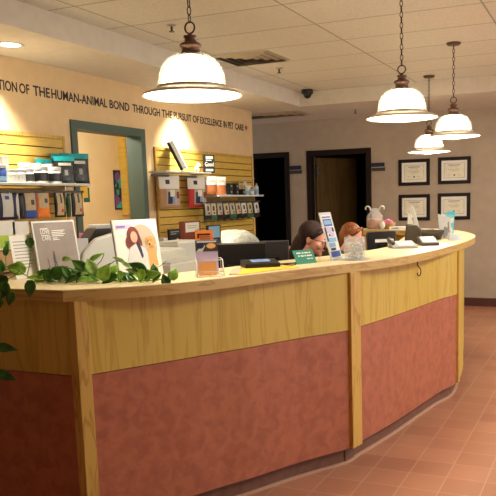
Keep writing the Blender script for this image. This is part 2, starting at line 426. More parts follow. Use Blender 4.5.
# back ledge body
bo = [Vector(p) for p in ((-1.44, 7.34), (-1.75, 7.66), (-2.2, 7.86), (-2.58, 7.95))]
bi = [p + Vector((-.04, -.12)) for p in bo]
wall_strip(bo, bi, 0, ZU).build('inner_panel', 'oak', island)
# inner work desk
desk = thing('work_desk', 'low work desk wrapping the inside of the curved reception counter', 'desk')
dk_in = offset(outer, .56); a = offset(outer, .17)
i0, i1 = near((-1.9, 2.475)), near((-1.03, 6.2))
dp = a[i0:i1] ; dq = dk_in[i0:i1]
wall_strip(dp, dq, .72, .75).build('desktop', 'putty', desk)
for i in (0, len(dp) // 3, 2 * len(dp) // 3, len(dp) - 2):
    m_ = (dp[i] + dq[i]) / 2
    MB().box(m_.x - .2, m_.x + .2, m_.y - .012, m_.y + .012, 0, .72).build('support_panel', 'oak', desk)

# ================================================================ PENDANTS
def chain(mb, p0, p1, link=.042, r=.0028):
    L = (Vector(p1) - Vector(p0)).length; n = max(2, int(L / (link * .8))); st = L / n
    for i in range(n):
        c = Vector(p0).lerp(Vector(p1), (i + .5) / n); a = st * .6; w = .0095
        pts = []
        for k in range(10):
            t = 2 * PI * k / 10
            u = w * math.cos(t); v = a * math.sin(t)
            pts.append(c + (Vector((u, 0, v)) if i % 2 else Vector((0, u, v))))
        mb.tube(pts, r, 5, closed=True)
def pendant(loc, label, full=True):
    root = thing('pendant_lamp', label, 'lamp', loc, group='glass pendant lamps over the counter')     # origin: brim centre
    top = ZC - loc[2]
    MB().lathe([(.052, -.02), (.062, -.008), (.064, 0)][::1], 24, (0, 0, top)).build('ceiling_canopy', 'bronze', root, smooth=True)
    ch = MB(); chain(ch, (0, 0, .333), (0, 0, top - .018)); ch.build('chain', 'bronze_d', root, smooth=True)
    lp = MB(); lp.tube([(.026 * math.cos(2 * PI * k / 18), 0, .309 + .026 * math.sin(2 * PI * k / 18)) for k in range(18)], .0042, 6, closed=True)
    lp.build('loop', 'bronze_d', root, smooth=True)
    MB().lathe([(.060, .178), (.061, .184), (.045, .192), (.042, .205), (.043, .218), (.050, .222), (.053, .229), (.045, .238), (.028, .244), (.026, .26), (.032, .264), (.030, .272), (.012, .276), (.009, .284)], 28).build('fitter', 'bronze', root, smooth=True)
    dome = [(.140, .028), (.141, .05), (.137, .085), (.125, .122), (.106, .15), (.08, .171), (.05, .183), (.03, .186)]
    MB().lathe(dome, 40).build('glass_dome', 'glow', root, smooth=True)
    bell = [(.160, .03), (.161, .06), (.154, .10), (.139, .138), (.114, .166), (.085, .182), (.06, .186)]
    tk = .0022
    MB().ring(bell + [(r - tk, z - tk) for r, z in bell[::-1]], 48).build('glass_bell', 'clear', root, smooth=True)
    MB().ring([(.142, .024), (.166, .022), (.170, .030), (.166, .040), (.142, .038)], 40).build('collar_band', 'brim', root, smooth=True)
    br = [(.164, .032), (.188, .022), (.215, .012), (.232, .004), (.2375, -.002)]
    MB().ring(br + [(.2375, -.006), (.232, -.002), (.214, .006), (.188, .016), (.164, .024)], 56).build('brim', 'brim', root, smooth=True)
    MB().lathe([(.0, -.022), (.06, -.020), (.12, -.014), (.18, -.008), (.226, -.003), (.226, .0)], 48).build('diffuser', 'glow', root, smooth=True)
    MB().ball((0, 0, -.026), .006, 6).build('finial', 'bronze', root, smooth=True)
    return root
_p = C0 + ray(192.7, 95.5) * 3.382
P = ((_p.x, _p.y, _p.z, 'nearest and largest looking glass pendant lamp, left of the other three, by the lettered wall'),
     (-1.26, 4.69, 2.02, 'glass pendant lamp over the middle of the counter, largest of the right three'),
     (-1.255, 6.39, 2.02, 'rightmost glass pendant lamp above the rounded end of the counter'),
     (-1.83, 7.95, 1.995, 'farthest and lowest looking glass pendant lamp, just above the framed certificates'))
for x, y, z, lb in P: pendant((x, y, z), lb)

# ================================================================ CEILING FITTINGS
def downlight(x, y, label):
    r = thing('recessed_downlight', label, 'light', (x, y, ZS), group='round recessed ceiling lights')
    MB().ring([(.075, -.004), (.095, -.006), (.098, -.0005), (.075, -.0005)], 32).build('trim_ring', 'white', r, smooth=True)
    MB().lathe([(.0, -.003), (.074, -.002), (.074, -.0003)], 32).build('lens', 'canlamp', r)
    return r
downlight(-3.93, 4.03, 'round recessed light in the soffit at the upper left edge')
downlight(-3.93, 6.35, 'round recessed light in the soffit hidden behind the nearest pendant shade')
def vent(x0, x1, y0, y1, z, label, n=5):
    r = thing('ceiling_vent', label, 'vent', ((x0 + x1) / 2, (y0 + y1) / 2, z))
    w, d = (x1 - x0) / 2, (y1 - y0) / 2
    MB().box(-w + .01, w - .01, -d + .01, d - .01, -.002, -.0003).build('dark_opening', 'black', r)
    for k in range(n):
        a = k / n; b = a + (.34 if k == 0 else .4) / n * (1.3 if k == 0 else 1)
        X0, Y0, X1, Y1 = w * (1 - a), d * (1 - a), w * (1 - b), d * (1 - b)
        zo, zi = -.004 - .004 * (k % 2), -.016
        m_ = MB(); vs = []
        for sx, sy_ in ((-1, -1), (1, -1), (1, 1), (-1, 1)): vs += [(sx * X0, sy_ * Y0, -.003), (sx * X1, sy_ * Y1, zi), (sx * X1, sy_ * Y1, zi + .003), (sx * X0, sy_ * Y0, -.0005)]
        fs = []
        for q_ in range(4):
            p_, n_ = 4 * q_, 4 * ((q_ + 1) % 4)
            for e in range(4): fs.append((p_ + e, n_ + e, n_ + (e + 1) % 4, p_ + (e + 1) % 4))
        m_.add(vs, fs); m_.build('frame' if k == 0 else 'louvre', 'brim', r)
vent(-3.36, -2.78, 5.84, 6.36, ZC, 'square metal air vent in the tiled ceiling behind the nearest lamp', 4)
vent(-4.7, -3.7, 8.62, 9.1, ZS, 'long grey air vent in the lowered ceiling beyond the lettered wall corner', 4)
dc = thing('security_camera', 'small black dome security camera hanging at the ceiling corner', 'camera', (-3.36, 8.16, ZC))
MB().lathe([(.055, -.05), (.068, -.046), (.07, -.0), ], 24).build('mount', 'black2', dc, smooth=True)
MB().ball((0, 0, -.052), .05, 12).build('dome', 'black', dc, smooth=True)
def sprinkler(x, y, z, label):
    r = thing('sprinkler_head', label, 'sprinkler', (x, y, z), group='ceiling sprinkler heads')
    MB().lathe([(.012, -.012), (.035, -.004), (.036, 0)], 20).build('escutcheon', 'silver', r, smooth=True)
    MB().tube([(0, 0, -.045), (0, 0, 0)], .008).build('nozzle', 'bronze_d', r)
    MB().lathe([(.022, -.05), (.022, -.046)], 16).build('deflector', 'bronze_d', r)
sprinkler(-3.054, 6.69, ZC, 'sprinkler head in the tiled ceiling between air vent and dome camera')
sprinkler(-3.017, 4.71, ZC, 'sprinkler head in the tiled ceiling left of the nearest lamp chain')
sprinkler(-3.03, 8.97, ZS, 'sprinkler head in the lowered ceiling left of the middle lamp')

# ================================================================ WALL LETTERING
lett = thing('wall_lettering', 'black hand-drawn style lettering painted along the cream wall under the soffit', 'lettering', (XL, 0, 0))
words = [('TION', -2, 17, 88.0), ('OF', 19.5, 29.5, 92.6), ('THE', 33.5, 50, 96.5), ('HUMAN-ANIMAL', 52, 107, 104.0), ('BOND', 110, 129.5, 112.3), ('THROUGH', 133, 160, 116.8), ('THE', 162, 172.5, 119.8), ('PURSUIT', 174, 191.5, 122.5), ('OF', 193, 199, 124.8), ('EXCELLENCE', 200.5, 221.7, 127), ('IN', 223.7, 226.6, 128.6), ('PET', 228, 233.4, 129.3), ('CARE', 235.2, 243.6, 130.3)]
tm = bpy.data.materials.new('lettering_ink'); tm.use_nodes = True
tm.node_tree.nodes['Principled BSDF'].inputs['Base Color'].default_value = lin((24, 20, 34)); tm.node_tree.nodes['Principled BSDF'].inputs['Roughness'].default_value = .6
def text_mesh(txt, w, h, m, parent, name='word', thick=.001, bold=0):
    """flat lettering in local xz, facing -y, lower left corner at the origin, scaled to w x h"""
    cu = bpy.data.curves.new(name, 'FONT'); cu.body = txt; cu.extrude = .02; cu.offset = bold; cu.resolution_u = 3
    to = bpy.data.objects.new(name, cu); col.objects.link(to)
    dg = bpy.context.evaluated_depsgraph_get(); dg.update()
    me = bpy.data.meshes.new_from_object(to.evaluated_get(dg))
    bpy.data.objects.remove(to)
    xs = [v.co.x for v in me.vertices]; ys = [v.co.y for v in me.vertices]
    x0, x1, y0, y1 = min(xs), max(xs), min(ys), max(ys)
    for v in me.vertices:
        x, y, z = v.co; v.co = ((x - x0) / (x1 - x0) * w, -thick - z / .02 * thick, (y - y0) / (y1 - y0) * h)
    me.materials.clear(); me.materials.append(m if not isinstance(m, str) else M[m])
    o = bpy.data.objects.new(name, me); col.objects.link(o); o.parent = parent
    return o
for tx, x0, x1, yb in words:
    a = atx(x0, yb, XL); b = atx(x1, yb, XL)
    o = text_mesh(tx, b.y - a.y, .078, tm, lett, 'word', .001, .016)
    o.rotation_euler = (0, 0, PI / 2); o.location = (0, a.y, 2.378)
ht = []
for k in range(24):
    t = 2 * PI * k / 24
    ht.append((.0024 * 16 * math.sin(t) ** 3 * .8, .0024 * (13 * math.cos(t) - 5 * math.cos(2 * t) - 2 * math.cos(3 * t) - math.cos(4 * t))))
ho = MB().xz(ht[::-1], -.002, 0).build('heart', 'red', lett); ho.rotation_euler = (0, 0, PI / 2); ho.location = (0, atx(246, 128, XL).y, 2.42); ho['label'] = 'small red heart'

# ================================================================ SLATWALLS, SHELVES AND STOCK
def slatwall(y0, y1, z0, z1, label, pitch=.0765):
    r = thing('slatwall_panel', label, 'slatwall', (XL, (y0 + y1) / 2, z0), PI / 2)     # local x = world y, local -y = world +x
    w = (y1 - y0) / 2; h = z1 - z0
    MB().box(-w, w, -.008, -.0005, 0, h).build('backing', 'groove', r)
    s = MB(); z = h - .03
    while z > .02:
        zb = max(z - pitch + .009, .0); s.box(-w + .025, w - .025, -.019, -.008, zb, z); z -= pitch
    s.build('slats', 'slat', r)
    f = MB(); f.box(-w, w, -.024, -.008, h - .028, h); f.box(-w, -w + .024, -.024, -.008, 0, h - .028); f.box(w - .024, w, -.024, -.008, 0, h - .028)
    f.build('edge_trim', 'oak2', r)
slatwall(2.7, 4.86, .95, 2.078, 'yellow slatted display panel left of the teal doorway')
slatwall(6.17, 8.33, .95, 2.068, 'yellow slatted display panel between teal doorway and wall corner')
XF = XL + .024
def shelf(y0, y1, z, depth, label, m='white', bh=.11):
    r = thing('display_shelf', label, 'shelf', (XF + .0, (y0 + y1) / 2, z), PI / 2, group=None)
    w = (y1 - y0) / 2
    MB().box(-w, w, -depth, 0, -.02, 0).build('board', m, r, bevel=.003)
    for x in (-w * .75, w * .75):
        MB().xz([(x - .006, -bh), (x + .006, -bh), (x + .006, -.02), (x - .006, -.02)], -depth * .8, -.001).build('bracket', 'silver', r)
    return r
SD = .29
XS = XF + SD      # shelf front
zs1, zs2, zs3 = 1.675, 1.81, 1.575
shelf(2.9, 4.80, zs1, SD, 'white shelf of white tubs and teal topped bags on left slatted panel', 'ltgrey')
SD1 = .2; XS1 = XF + SD1; zs2 = atx(185, 171.3, XS1).z
shelf(6.045, 6.93, zs2, SD1, 'upper short shelf on the right slatted panel holding a dark book', 'ltgrey', .032)
shelf(6.92, 8.04, zs3, SD, 'lower long shelf of boxes and bottles on the right slatted panel', 'white')
def pouch_mesh(w, h, d, x0=-1, x1=1, z0=0, z1=1, off=0, front_only=False, nx=8, nz=10, foot=True):
    def dep(u, t):
        e = (1 - abs(u) ** 3); 
        if foot: v = min(1, (1 - t) * 1.25) ** .6 if t > .02 else .92
        else: v = math.sin(PI * min(1, max(0, t))) ** .6 if 0 < t < 1 else 0
        return d / 2 * e * v + .0012
    mb = MB()
    us = [x0 + (x1 - x0) * i / nx for i in range(nx + 1)]; ts = [z0 + (z1 - z0) * j / nz for j in range(nz + 1)]
    def grid(sign, flip):
        vs = [(u * w / 2 * (1 - .05 * math.sin(PI * t)), sign * (dep(u, t) + off), t * h) for t in ts for u in us]
        fs = []
        for j in range(nz):
            for i in range(nx):
                a = j * (nx + 1) + i; q = (a, a + 1, a + nx + 2, a + nx + 1)
                fs.append(q if not flip else q[::-1])
        return vs, fs
    vf, ff = grid(-1, False); mb.add(vf, ff)
    if not front_only:
        vb, fb = grid(1, True); mb.add(vb, fb)
        n = (nx + 1) * (nz + 1); o = 0
        E_ = [j * (nx + 1) for j in range(nz + 1)]
        for a, b in zip(E_[:-1], E_[1:]): mb.f.append((a, b, b + n, a + n))
        E_ = [j * (nx + 1) + nx for j in range(nz + 1)]
        for a, b in zip(E_[:-1], E_[1:]): mb.f.append((b, a, a + n, b + n))
        for i in range(nx): mb.f.append((i + 1, i, i + n, i + 1 + n)); k = nz * (nx + 1) + i; mb.f.append((k, k + 1, k + 1 + n, k + n))
    return mb
def pouch(name, label, cat, w, h, d, body, parts, loc, rz, group=None, foot=True, ry=0, hang=False):
    """parts: (partname, x0, x1, z0, z1, material)"""
    r = thing(name, label, cat, loc, rz, group)
    if ry: r.rotation_euler = (0, ry, rz)
    pb = pouch_mesh(w, h, d, foot=foot).build('pouch_body', body, r, smooth=True)
    for k, (pn, x0, x1, z0, z1, m) in enumerate(parts):
        pouch_mesh(w, h, d, x0, x1, z0, z1, off=.0022 + .0012 * k, front_only=True, nx=8, nz=8, foot=foot).build(pn, m, pb, smooth=True)
    if hang:
        MB().tube([(0, d * .2 + .012, h - .012), (0, -.03, h - .014), (0, -.04, h - .004)], .0022, 6).build('peg_hook', 'silver', r)
    return r
def tub(name, label, cat, r0, h, loc, body='white', lid='white', lab=None, lh=(.2, .7), group=None, neck=False):
    r = thing(name, label, cat, loc, 0, group)
    if neck:
        tb = MB().lathe([(r0 * .96, 0), (r0, .004), (r0, h * .68), (r0 * .8, h * .76), (r0 * .4, h * .82), (r0 * .38, h * .86)], 20).build('bottle_body', body, r, smooth=True)
        MB().lathe([(r0 * .46, h * .84), (r0 * .46, h), (r0 * .3, h)], 16).build('cap', lid, r, smooth=False)
    else:
        tb = MB().lathe([(r0 * .95, 0), (r0, .004), (r0, h * .8), (r0 * .9, h * .82)], 24).build('tub_body', body, r, smooth=True)
        MB().lathe([(r0 * 1.04, h * .8), (r0 * 1.04, h * .98), (r0 * .96, h)], 24).build('lid', lid, r)
    if lab:
        n = 14; vs = []; 
        for k in range(n + 1):
            t = -PI * .95 + (PI * 1.5) * k / n
            for z in lh: vs.append(((r0 + .0012) * math.cos(t), (r0 + .0012) * math.sin(t), z * h))
        MB().add(vs, [(2 * k, 2 * k + 2, 2 * k + 3, 2 * k + 1) for k in range(n)]).build('paper_label', lab, tb, smooth=True)
    return r
def boxy(name, label, cat, w, d, h, m, loc, rz=0, face=None, group=None, lean=0, bev=.001, fname='printed_face'):
    r = thing(name, label, cat, loc, rz, group, rx=-lean)
    MB().box(-w / 2, w / 2, -d / 2, d / 2, 0, h).build('carton' if cat in ('box', 'carton') else 'body', m, r, bevel=bev)
    for k, (pn, x0, x1, z0, z1, mm) in enumerate(face or []):
        patch(pn, [rect(-w / 2 + x0 * w, -w / 2 + x1 * w, z0 * h, z1 * h)], mm, r, -d / 2 - .0003 - .0006 * k)
    return r
def onL(x, y, X): return atx(x, y, X)
# ---- left shelf, front row (front plane near the shelf's edge); items faced +x
def sy(x, X): return atx(x, 176, X).y
xf = XS - .07
RZ = PI / 2
tub('supplement_bottle', 'bright blue bottle with white cap at left end of left shelf', 'bottle', .034, .125, (xf, sy(1.5, xf), zs1), 'blue', 'white', 'sky', (.1, .35))
b0 = boxy('white_carton', 'tall white carton tilted behind the blue bottle on left shelf', 'box', .06, .05, .19, 'white', (xf - .08, sy(5.5, xf - .08), zs1 + .003), RZ, [('grey_print', .2, .8, .3, .6, 'ltgrey')])
b0.rotation_euler = (0, math.radians(-6), RZ)
g = 'white supplement tubs on the left shelf'
tbs = [(14, .034, .095, 'ltgrey'), (20.8, .031, .1, 'white'), (28, .042, .105, 'dgrey'), (40, .058, .125, 'black'), (54, .055, .125, 'black')]
lbls = ['small white tub with pale label, nearest the tilted carton', 'short plain white tub, second from left on the left shelf', 'white tub with dark grey label before the two widest tubs', 'widest white tub with black label in the middle of the left shelf', 'white tub with black label right against the dark treat bags']
for (x, r_, h_, lm), lb in zip(tbs, lbls):
    tub('supplement_tub', lb, 'tub', r_, h_, (xf, sy(x, xf), zs1), 'white', 'white', lm, (.12, .62), g)
xr = XF + .11
lbl2 = ['white lidded tub in back row behind the two small tubs', 'white lidded tub in back row behind the widest tub', 'white lidded tub in back row behind the tub beside the bags']
for x, lb in zip((25, 36, 48), lbl2):
    tub('supplement_tub', lb, 'tub', .045, .155, (xr, sy(x, xr), zs1), 'white', 'white', 'ltgrey', (.2, .6), 'white supplement tubs on the left shelf')
gb = 'teal topped black treat bags on the left shelf'
prt = [('teal_header', -1, 1, .83, 1, 'teal_bag'), ('white_print', -.65, .6, .66, .76, 'ltgrey'), ('animal_print', -.4, .35, .12, .6, 'black_foil'), ('pale_muzzle', -.15, .2, .3, .5, 'grey')]
pouch('treat_bag', 'black treat bag with teal top, standing rightmost on the left shelf', 'bag', .17, .245, .06, 'black_foil', prt, (xf - .01, sy(80.5, xf), zs1), RZ - .5, gb)
pouch('treat_bag', 'black treat bag with teal top, second from right on left shelf', 'bag', .17, .215, .06, 'black_foil', prt, (xf - .01, sy(66, xf), zs1), RZ - .5, gb)
for x, h_, lb in ((41, .2, 'teal topped bag in back row, leftmost, peeking over white tubs'), (48.5, .2, 'teal topped bag in back row, middle, behind the white tub'), (56.5, .25, 'tall teal topped bag in back row behind the front bags'), (66, .26, 'tall teal topped bag in back row, rightmost, between the front bags')):
    pouch('treat_bag', lb, 'bag', .11, h_, .05, 'black_foil', prt[:1], (XF + .035, sy(x, XF + .035), zs1), RZ, gb)
# ---- left lower hanging bags
g = 'treat bags hanging under the left shelf'
hz = [(7, .175, .20, 'navy', [('white_label', -.55, .45, .1, .95, 'ltgrey'), ('blue_logo', -.3, .1, .72, .85, 'blue')], 'bag with tall white label and small blue logo, leftmost on lower hooks'),
      (16, .05, .20, 'ltgrey', [], 'narrow silver grey bag edge beside the white labelled bag'),
      (21.5, .06, .19, 'black', [('tan_edge', -.2, .2, .1, .9, 'dgrey')], 'narrow black bag between the silver edge and the blue bag'),
      (30, .12, .205, 'blue', [('kraft_label', -.8, .7, .3, .97, 'kraft'), ('dark_print', -.1, .4, .5, .68, 'dgrey')], 'kraft topped blue treat bag with dark animal print'),
      (43, .12, .205, 'orange', [('kraft_label', -.75, .75, .38, .97, 'kraft'), ('dark_print', 0, .5, .56, .72, 'dgrey')], 'kraft topped orange treat bag next to the blue one'),
      (60, .105, .2, 'black', [('kraft_label', -.7, .5, .08, .97, 'kraft'), ('dark_print', -.2, .1, .55, .9, 'dgrey'), ('red_print', -.1, .3, .2, .32, 'red')], 'black treat bag with kraft label and red spot, left of its twin'),
      (68.5, .04, .19, 'dgreen', [], 'thin dark green bag edge between the two kraft labelled bags'),
      (77.5, .12, .2, 'black', [('kraft_label', -.6, .6, .08, .97, 'kraft'), ('dark_print', -.2, .1, .55, .9, 'dgrey'), ('red_print', .1, .4, .2, .32, 'red')], 'black treat bag with kraft label, rightmost on lower left hooks')]
xh = XS - .06
for x, w, h_, body, parts, lb in hz:
    p = atx(x, 207, xh)
    pouch('hanging_treat_bag', lb, 'bag', w * 1.05, h_, .04, body, parts, (xh, p.y, 1.41), RZ - .12, g, foot=False, hang=True)
# extend hooks to wall as rails
for nm, yy0, yy1, zz, lb in (('peg_rail', 3.6, 4.76, 1.615, 'dark peg rail carrying the hanging bags under the left shelf'), ('peg_rail', 6.72, 8.02, 1.50, 'thin peg rail under the lower long shelf carrying small bags')):
    r = thing(nm, lb, 'rail', (XF, (yy0 + yy1) / 2, zz), PI / 2)
    w = (yy1 - yy0) / 2
    MB().box(-w, w, -SD + .043, -SD + .057, -.014, .004).build('rail_bar', 'dgrey', r)
    for x in (-w + .02, w - .02): MB().box(x - .004, x + .004, -SD + .055, 0, -.008, .004).build('rail_arm', 'dgrey', r)
# orange tag & green card by the doorway
p = atx(92, 190, XS - .1)
r = thing('price_card', 'orange and green price cards sticking out at right end of left shelf', 'card', (XS - .06, sy(86, XS) + .035, zs1 - .06), RZ)
MB().box(-.045, .045, -.002, 0, -.055, .045).build('orange_card', 'yellow', r)
MB().box(-.0, .075, .006, .008, -.09, .03).build('green_card', 'dgreen', r)
MB().box(-.05, .0, .0, .008, .0, .008).build('clip', 'silver', r)

# lime and white brochures standing low at left
for k, (x, lb) in enumerate(((7, 'lime and white leaflet pack at the left edge below the hanging bags'), (21, 'lime and white leaflet pack second from left, behind the grey poster'))):
    q = atx(x, 246, -3.3)
    boxy('leaflet_pack', lb, 'leaflet', .13, .02, .17, 'paper', (-3.3, q.y, q.z - .02), RZ, [('lime_print', .02, .98, .05, .5, 'lime'), ('green_logo', .3, .8, .15, .3, 'green')], 'lime leaflets behind the counter')
q = atx(12, 246, -3.3)
lo = q.z - .02
lr = thing('leaflet_rack', 'tan box-like leaflet rack holding lime leaflets behind the pothos', 'rack', (-3.33, q.y + .08, 0))
MB().box(-.09, .13, -.45, .28, lo - .12, lo - .001).build('tray', 'tan', lr, bevel=.003)
MB().box(-.06, .08, -.4, .24, 0, lo - .12).build('rack_body', 'tan', lr, bevel=.003)

# ================================================================ RIGHT SLATWALL STOCK
xu = XS1 - .1
p = atx(185, 170, XS1 - .03)
r = thing('framed_picture', 'thin dark-edged framed picture seen edge-on, leaning on the upper short shelf', 'frame', (XS1 - .03, p.y, zs2 + .004))
r.location.z += .02
r.rotation_euler = (-math.radians(25), 0, math.radians(118))
MB().box(-.085, .085, .012, .042, 0, .31).build('frame_body', 'black', r)
MB().box(-.083, .083, -.028, .012, .004, .306).build('pale_back', 'mattegrey', r)
p = atx(195.5, 170, xu)
r = thing('dog_figurine', 'small white and brown dog figurine on the upper short shelf', 'figurine', (xu + .02, p.y, zs2), RZ)
b = MB(); b.ball((0, 0, .035), .034, 8, (1, .8, 1)); b.ball((.005, -.012, .08), .024, 8); b.ball((.006, -.034, .074), .011, 6); b.build('dog_body', 'white', r, smooth=True)
for x_ in (-.018, .028): MB().ball((x_, -.008, .09), .011, 6, (.6, .6, 1.3)).build('brown_ear', 'orange', r, smooth=True)
for x_ in (-.028, .03): MB().ball((x_, -.01, .021), .016, 6).build('brown_paw', 'orange', r, smooth=True)
p = atx(209, 170, xu)
p = atx(209, 170, xu + .02)
bk = thing('paperback_book', 'black paperback with white title GOOD standing on the upper short shelf', 'book', (xu + .02, p.y, zs2), RZ - .45)
MB().box(-.07, .07, -.012, .012, 0, .2).build('cover', 'black', bk, bevel=.001)
o = text_mesh('Good', .115, .05, 'paper', bk, 'title', .0006, .01); o.location = (-.058, -.0122, .072)
patch('white_print', [rect(-.045, .05, .155, .185), rect(-.045, .03, .135, .146), rect(-.05, .05, .02, .045)], 'ltgrey', bk, -.0122)
# large hanging bags
g = 'big clear front treat bags under the upper short shelf'
big = [(170.5, .25, 'wallL', 'brick', 'left of the two big hanging treat bags, tan and blue print'), (198, .25, 'wallL', 'red', 'right of the two big hanging treat bags, with red lower edge')]
for x, w, h1, m2, lb in big:
    p = atx(x, 198, XS1 - .06); zt_ = zs2 - .045
    r = pouch('large_treat_bag', lb, 'bag', .25, .33, .05, 'tan' if m2 == 'brick' else 'red',
              [('white_header', -1, 1, .60, 1, 'paper'), ('navy_logo', -.45, -.05, .74, .87, 'navy'), ('pet_photo', -.45, .95, .10, .60, 'beige'), ('dark_pet_print', -.3, .15, .14, .5, 'navy'), ('blue_pet_print', .18, .34, .18, .5, 'sky'), ('lilac_pet_print', .4, .62, .1, .36, 'lilac'), ('cream_pet_print', -.1, .35, .36, .56, 'paper'), ('brown_pet_print', .55, .85, .3, .5, 'brick')], (XS1 - .07, p.y, zt_ - .33), RZ - .4, g, foot=False, hang=True)
r = thing('peg_rail', 'thin peg rail under the upper short shelf carrying the two big bags', 'rail', (XF, 6.45, zs2 - .044), PI / 2)
MB().box(-.56, .46, -SD1 + .063, -SD1 + .077, -.014, .004).build('rail_bar', 'dgrey', r)
for x in (-.25, .35): MB().box(x - .004, x + .004, -SD1 + .075, 0, -.008, .004).build('rail_arm', 'dgrey', r)
# shelf R2 stock
g = 'clear biscuit bags on the lower long shelf'
for x, lb in ((211.5, 'clear bag of brown biscuits with white top, left on long shelf'), (220.5, 'clear bag of brown biscuits with white top, right beside its twin')):
    p = atx(x, 190, xf)
    pouch('biscuit_bag', lb, 'bag', .15, .2, .06, 'treat', [('white_header', -1, 1, .55, 1, 'paper'), ('grey_print', -.5, .5, .7, .85, 'kraft')], (xf, p.y, zs3), RZ - .5, g)
g = 'dark cartons stacked on the lower long shelf'
kk = 0
for lv in (0, 1):
    for x, mm, lb in ((228.5, 'dgreen', 'dark green carton'), (234.5, 'navy', 'navy carton'), (241, 'dgreen', 'dark green right-hand carton')):
        if lv and x > 240: continue
        p = atx(x, 190, xf)
        boxy('small_carton', lb + (', on top of the carton stack beside the biscuit bags' if lv else ', at the bottom of the stack beside the biscuit bags'), 'box', .062, .08, .067, 'black', (xf, p.y, zs3 + lv * .0672), RZ, [('printed_band', .1, .9, .25, .75, mm), ('white_print', .25, .7, .42, .58, 'ltgrey')], g)
p = atx(241, 190, xf - .1)
boxy('pale_carton', 'wide pale yellow carton standing behind the dark cartons on long shelf', 'box', .17, .07, .12, 'kraft', (xf - .1, atx(246, 190, xf - .1).y, zs3), RZ, [('white_face', .02, .98, .3, .95, 'paper')])
g = 'blue and white bottles at the right end of the long shelf'
for x, b_, c_, lb, rr, hh in ((246.5, 'white', 'white', 'white bottle with pale blue label, left of the three on long shelf', .027, .1), (251.5, 'sky', 'black', 'light blue bottle with dark cap, middle of the three bottles', .026, .09), (256.5, 'white', 'grey', 'tall white pump bottle at the far right end of long shelf', .026, .14)):
    tub('spray_bottle', lb, 'bottle', rr, hh, (xf, atx(x, 190, xf).y, zs3), b_, c_, 'sky' if b_ == 'white' else 'paper', (.1, .5), g, neck=True)
w_ = thing('price_sign_holder', 'wire sign holder standing up above the bottles at shelf end', 'holder', (XS - .16, 7.86, zs3), RZ)
MB().tube([(-.15, 0, 0), (-.15, 0, .165), (.12, -.02, .18), (.14, -.06, .2)], .005).build('wire', 'silver', w_)
MB().box(-.06, .03, -.004, -.001, .05, .17).build('card', 'ltgrey', w_)
# small hanging bags under R2
g = 'small treat bags hanging under the long shelf'
cols = ['black', 'dgreen', 'black', 'black_foil', 'dgreen', 'black', 'black_foil', 'dgreen', 'black']
xs = [207.5, 213, 219.5, 227, 233, 239, 244.5, 250.5, 257]
wh = ['first', 'second', 'third', 'fourth', 'fifth', 'sixth', 'seventh', 'eighth', 'last']
for i, x in enumerate(xs):
    p = atx(x, 212, xh)
    lab = 'kraft' if i % 2 else 'beige' if i < 5 else 'ltgrey'
    lb = ('%s small hanging treat bag from the left under the long shelf' % wh[i]) if i < 8 else 'last small hanging treat bag, nearest the dark doorway'
    r = pouch('small_treat_bag', lb, 'bag', .115, .195, .03, cols[i], [('printed_label', -.7, .6, .3, .95, lab), ('dark_print', -.3, .2, .55, .8, 'dgrey'), ('red_print', -.1, .3, .36, .46, 'red' if i % 3 == 2 else 'olive')], (xh, p.y, 1.30), RZ - .35, g, foot=False, hang=True)
    r.rotation_euler = (0, math.radians(-7 if i > 2 else 0), RZ - .35)

# ================================================================ SIDE ROOM
p = atx(120, 190, -5.89)
r = thing('abstract_picture', 'narrow purple and teal picture on the side room wall seen through doorway', 'picture', (-5.899, p.y, p.z), RZ)
wz = .19; hz_ = .255
MB().box(-.115, .115, -.012, -.001, -hz_, hz_).build('canvas', 'navy', r)
patch('purple_shapes', [oval(-.04, .16, .06, .07), [(-.11, -.05), (-.02, -.1), (0, -.2), (-.11, -.22)]], 'purple', r, -.0122)
patch('teal_shapes', [[(-.11, .05), (.02, .18), (.11, .22), (.11, .1), (0, .02)], [(-.1, -.23), (.03, -.12), (.11, -.24)], oval(-.05, -.02, .03, .05)], 'cyan', r, -.013)
patch('dark_figures', [oval(.05, -.02, .035, .09), oval(-.05, .05, .025, .05)], 'black', r, -.0137)
ca = atx(123.5, 135, -5.80); cb_ = atx(126.5, 215, -5.80)
wc = thing('oak_wall_cabinet', 'golden oak cabinet side hung on the side room wall beyond the picture', 'cabinet', (-5.9, ca.y, 0))
MB().box(0, .1, 0, .45, cb_.z, ca.z).build('cabinet_body', 'slat', wc)
MB().box(.1, .115, .005, .445, cb_.z + .01, ca.z - .01).build('door', 'slat', wc)
lamp_r = thing('ceiling_globe', 'white ceiling globe lamp inside the side room', 'lamp', (-5.1, 5.6, ZS))
MB().lathe([(.0, -.09), (.08, -.075), (.13, -.04), (.14, -.01)], 24).build('globe', 'canlamp', lamp_r, smooth=True)
MB().lathe([(.15, -.01), (.15, 0)], 24).build('base_ring', 'white', lamp_r)

# ================================================================ BACK COUNTER AND ITS CLUTTER
bc = thing('back_counter', 'low back counter under the right slatted panel behind the reception desk', 'counter', (-3.9, 7.2, 0))
MB().box(-.32, .28, -1.1, 1.1, 0, .88).build('cabinet', 'oak', bc)
MB().box(-.32, .30, -1.12, 1.12, .88, .92).build('worktop', 'ledge', bc)
st = thing('side_table', 'plain low work table between the teal doorway and the reception counter', 'table', (-3.15, 5.05, 0))
MB().box(-.42, .44, -1.2, 1.2, .82, .86).build('tabletop', 'putty', st)
for sx in (-.38, .38):
    for s_y in (-1.15, 1.15): MB().box(sx - .025, sx + .025, s_y - .025, s_y + .025, 0, .82).build('leg', 'grey', st)
ZTB = .86
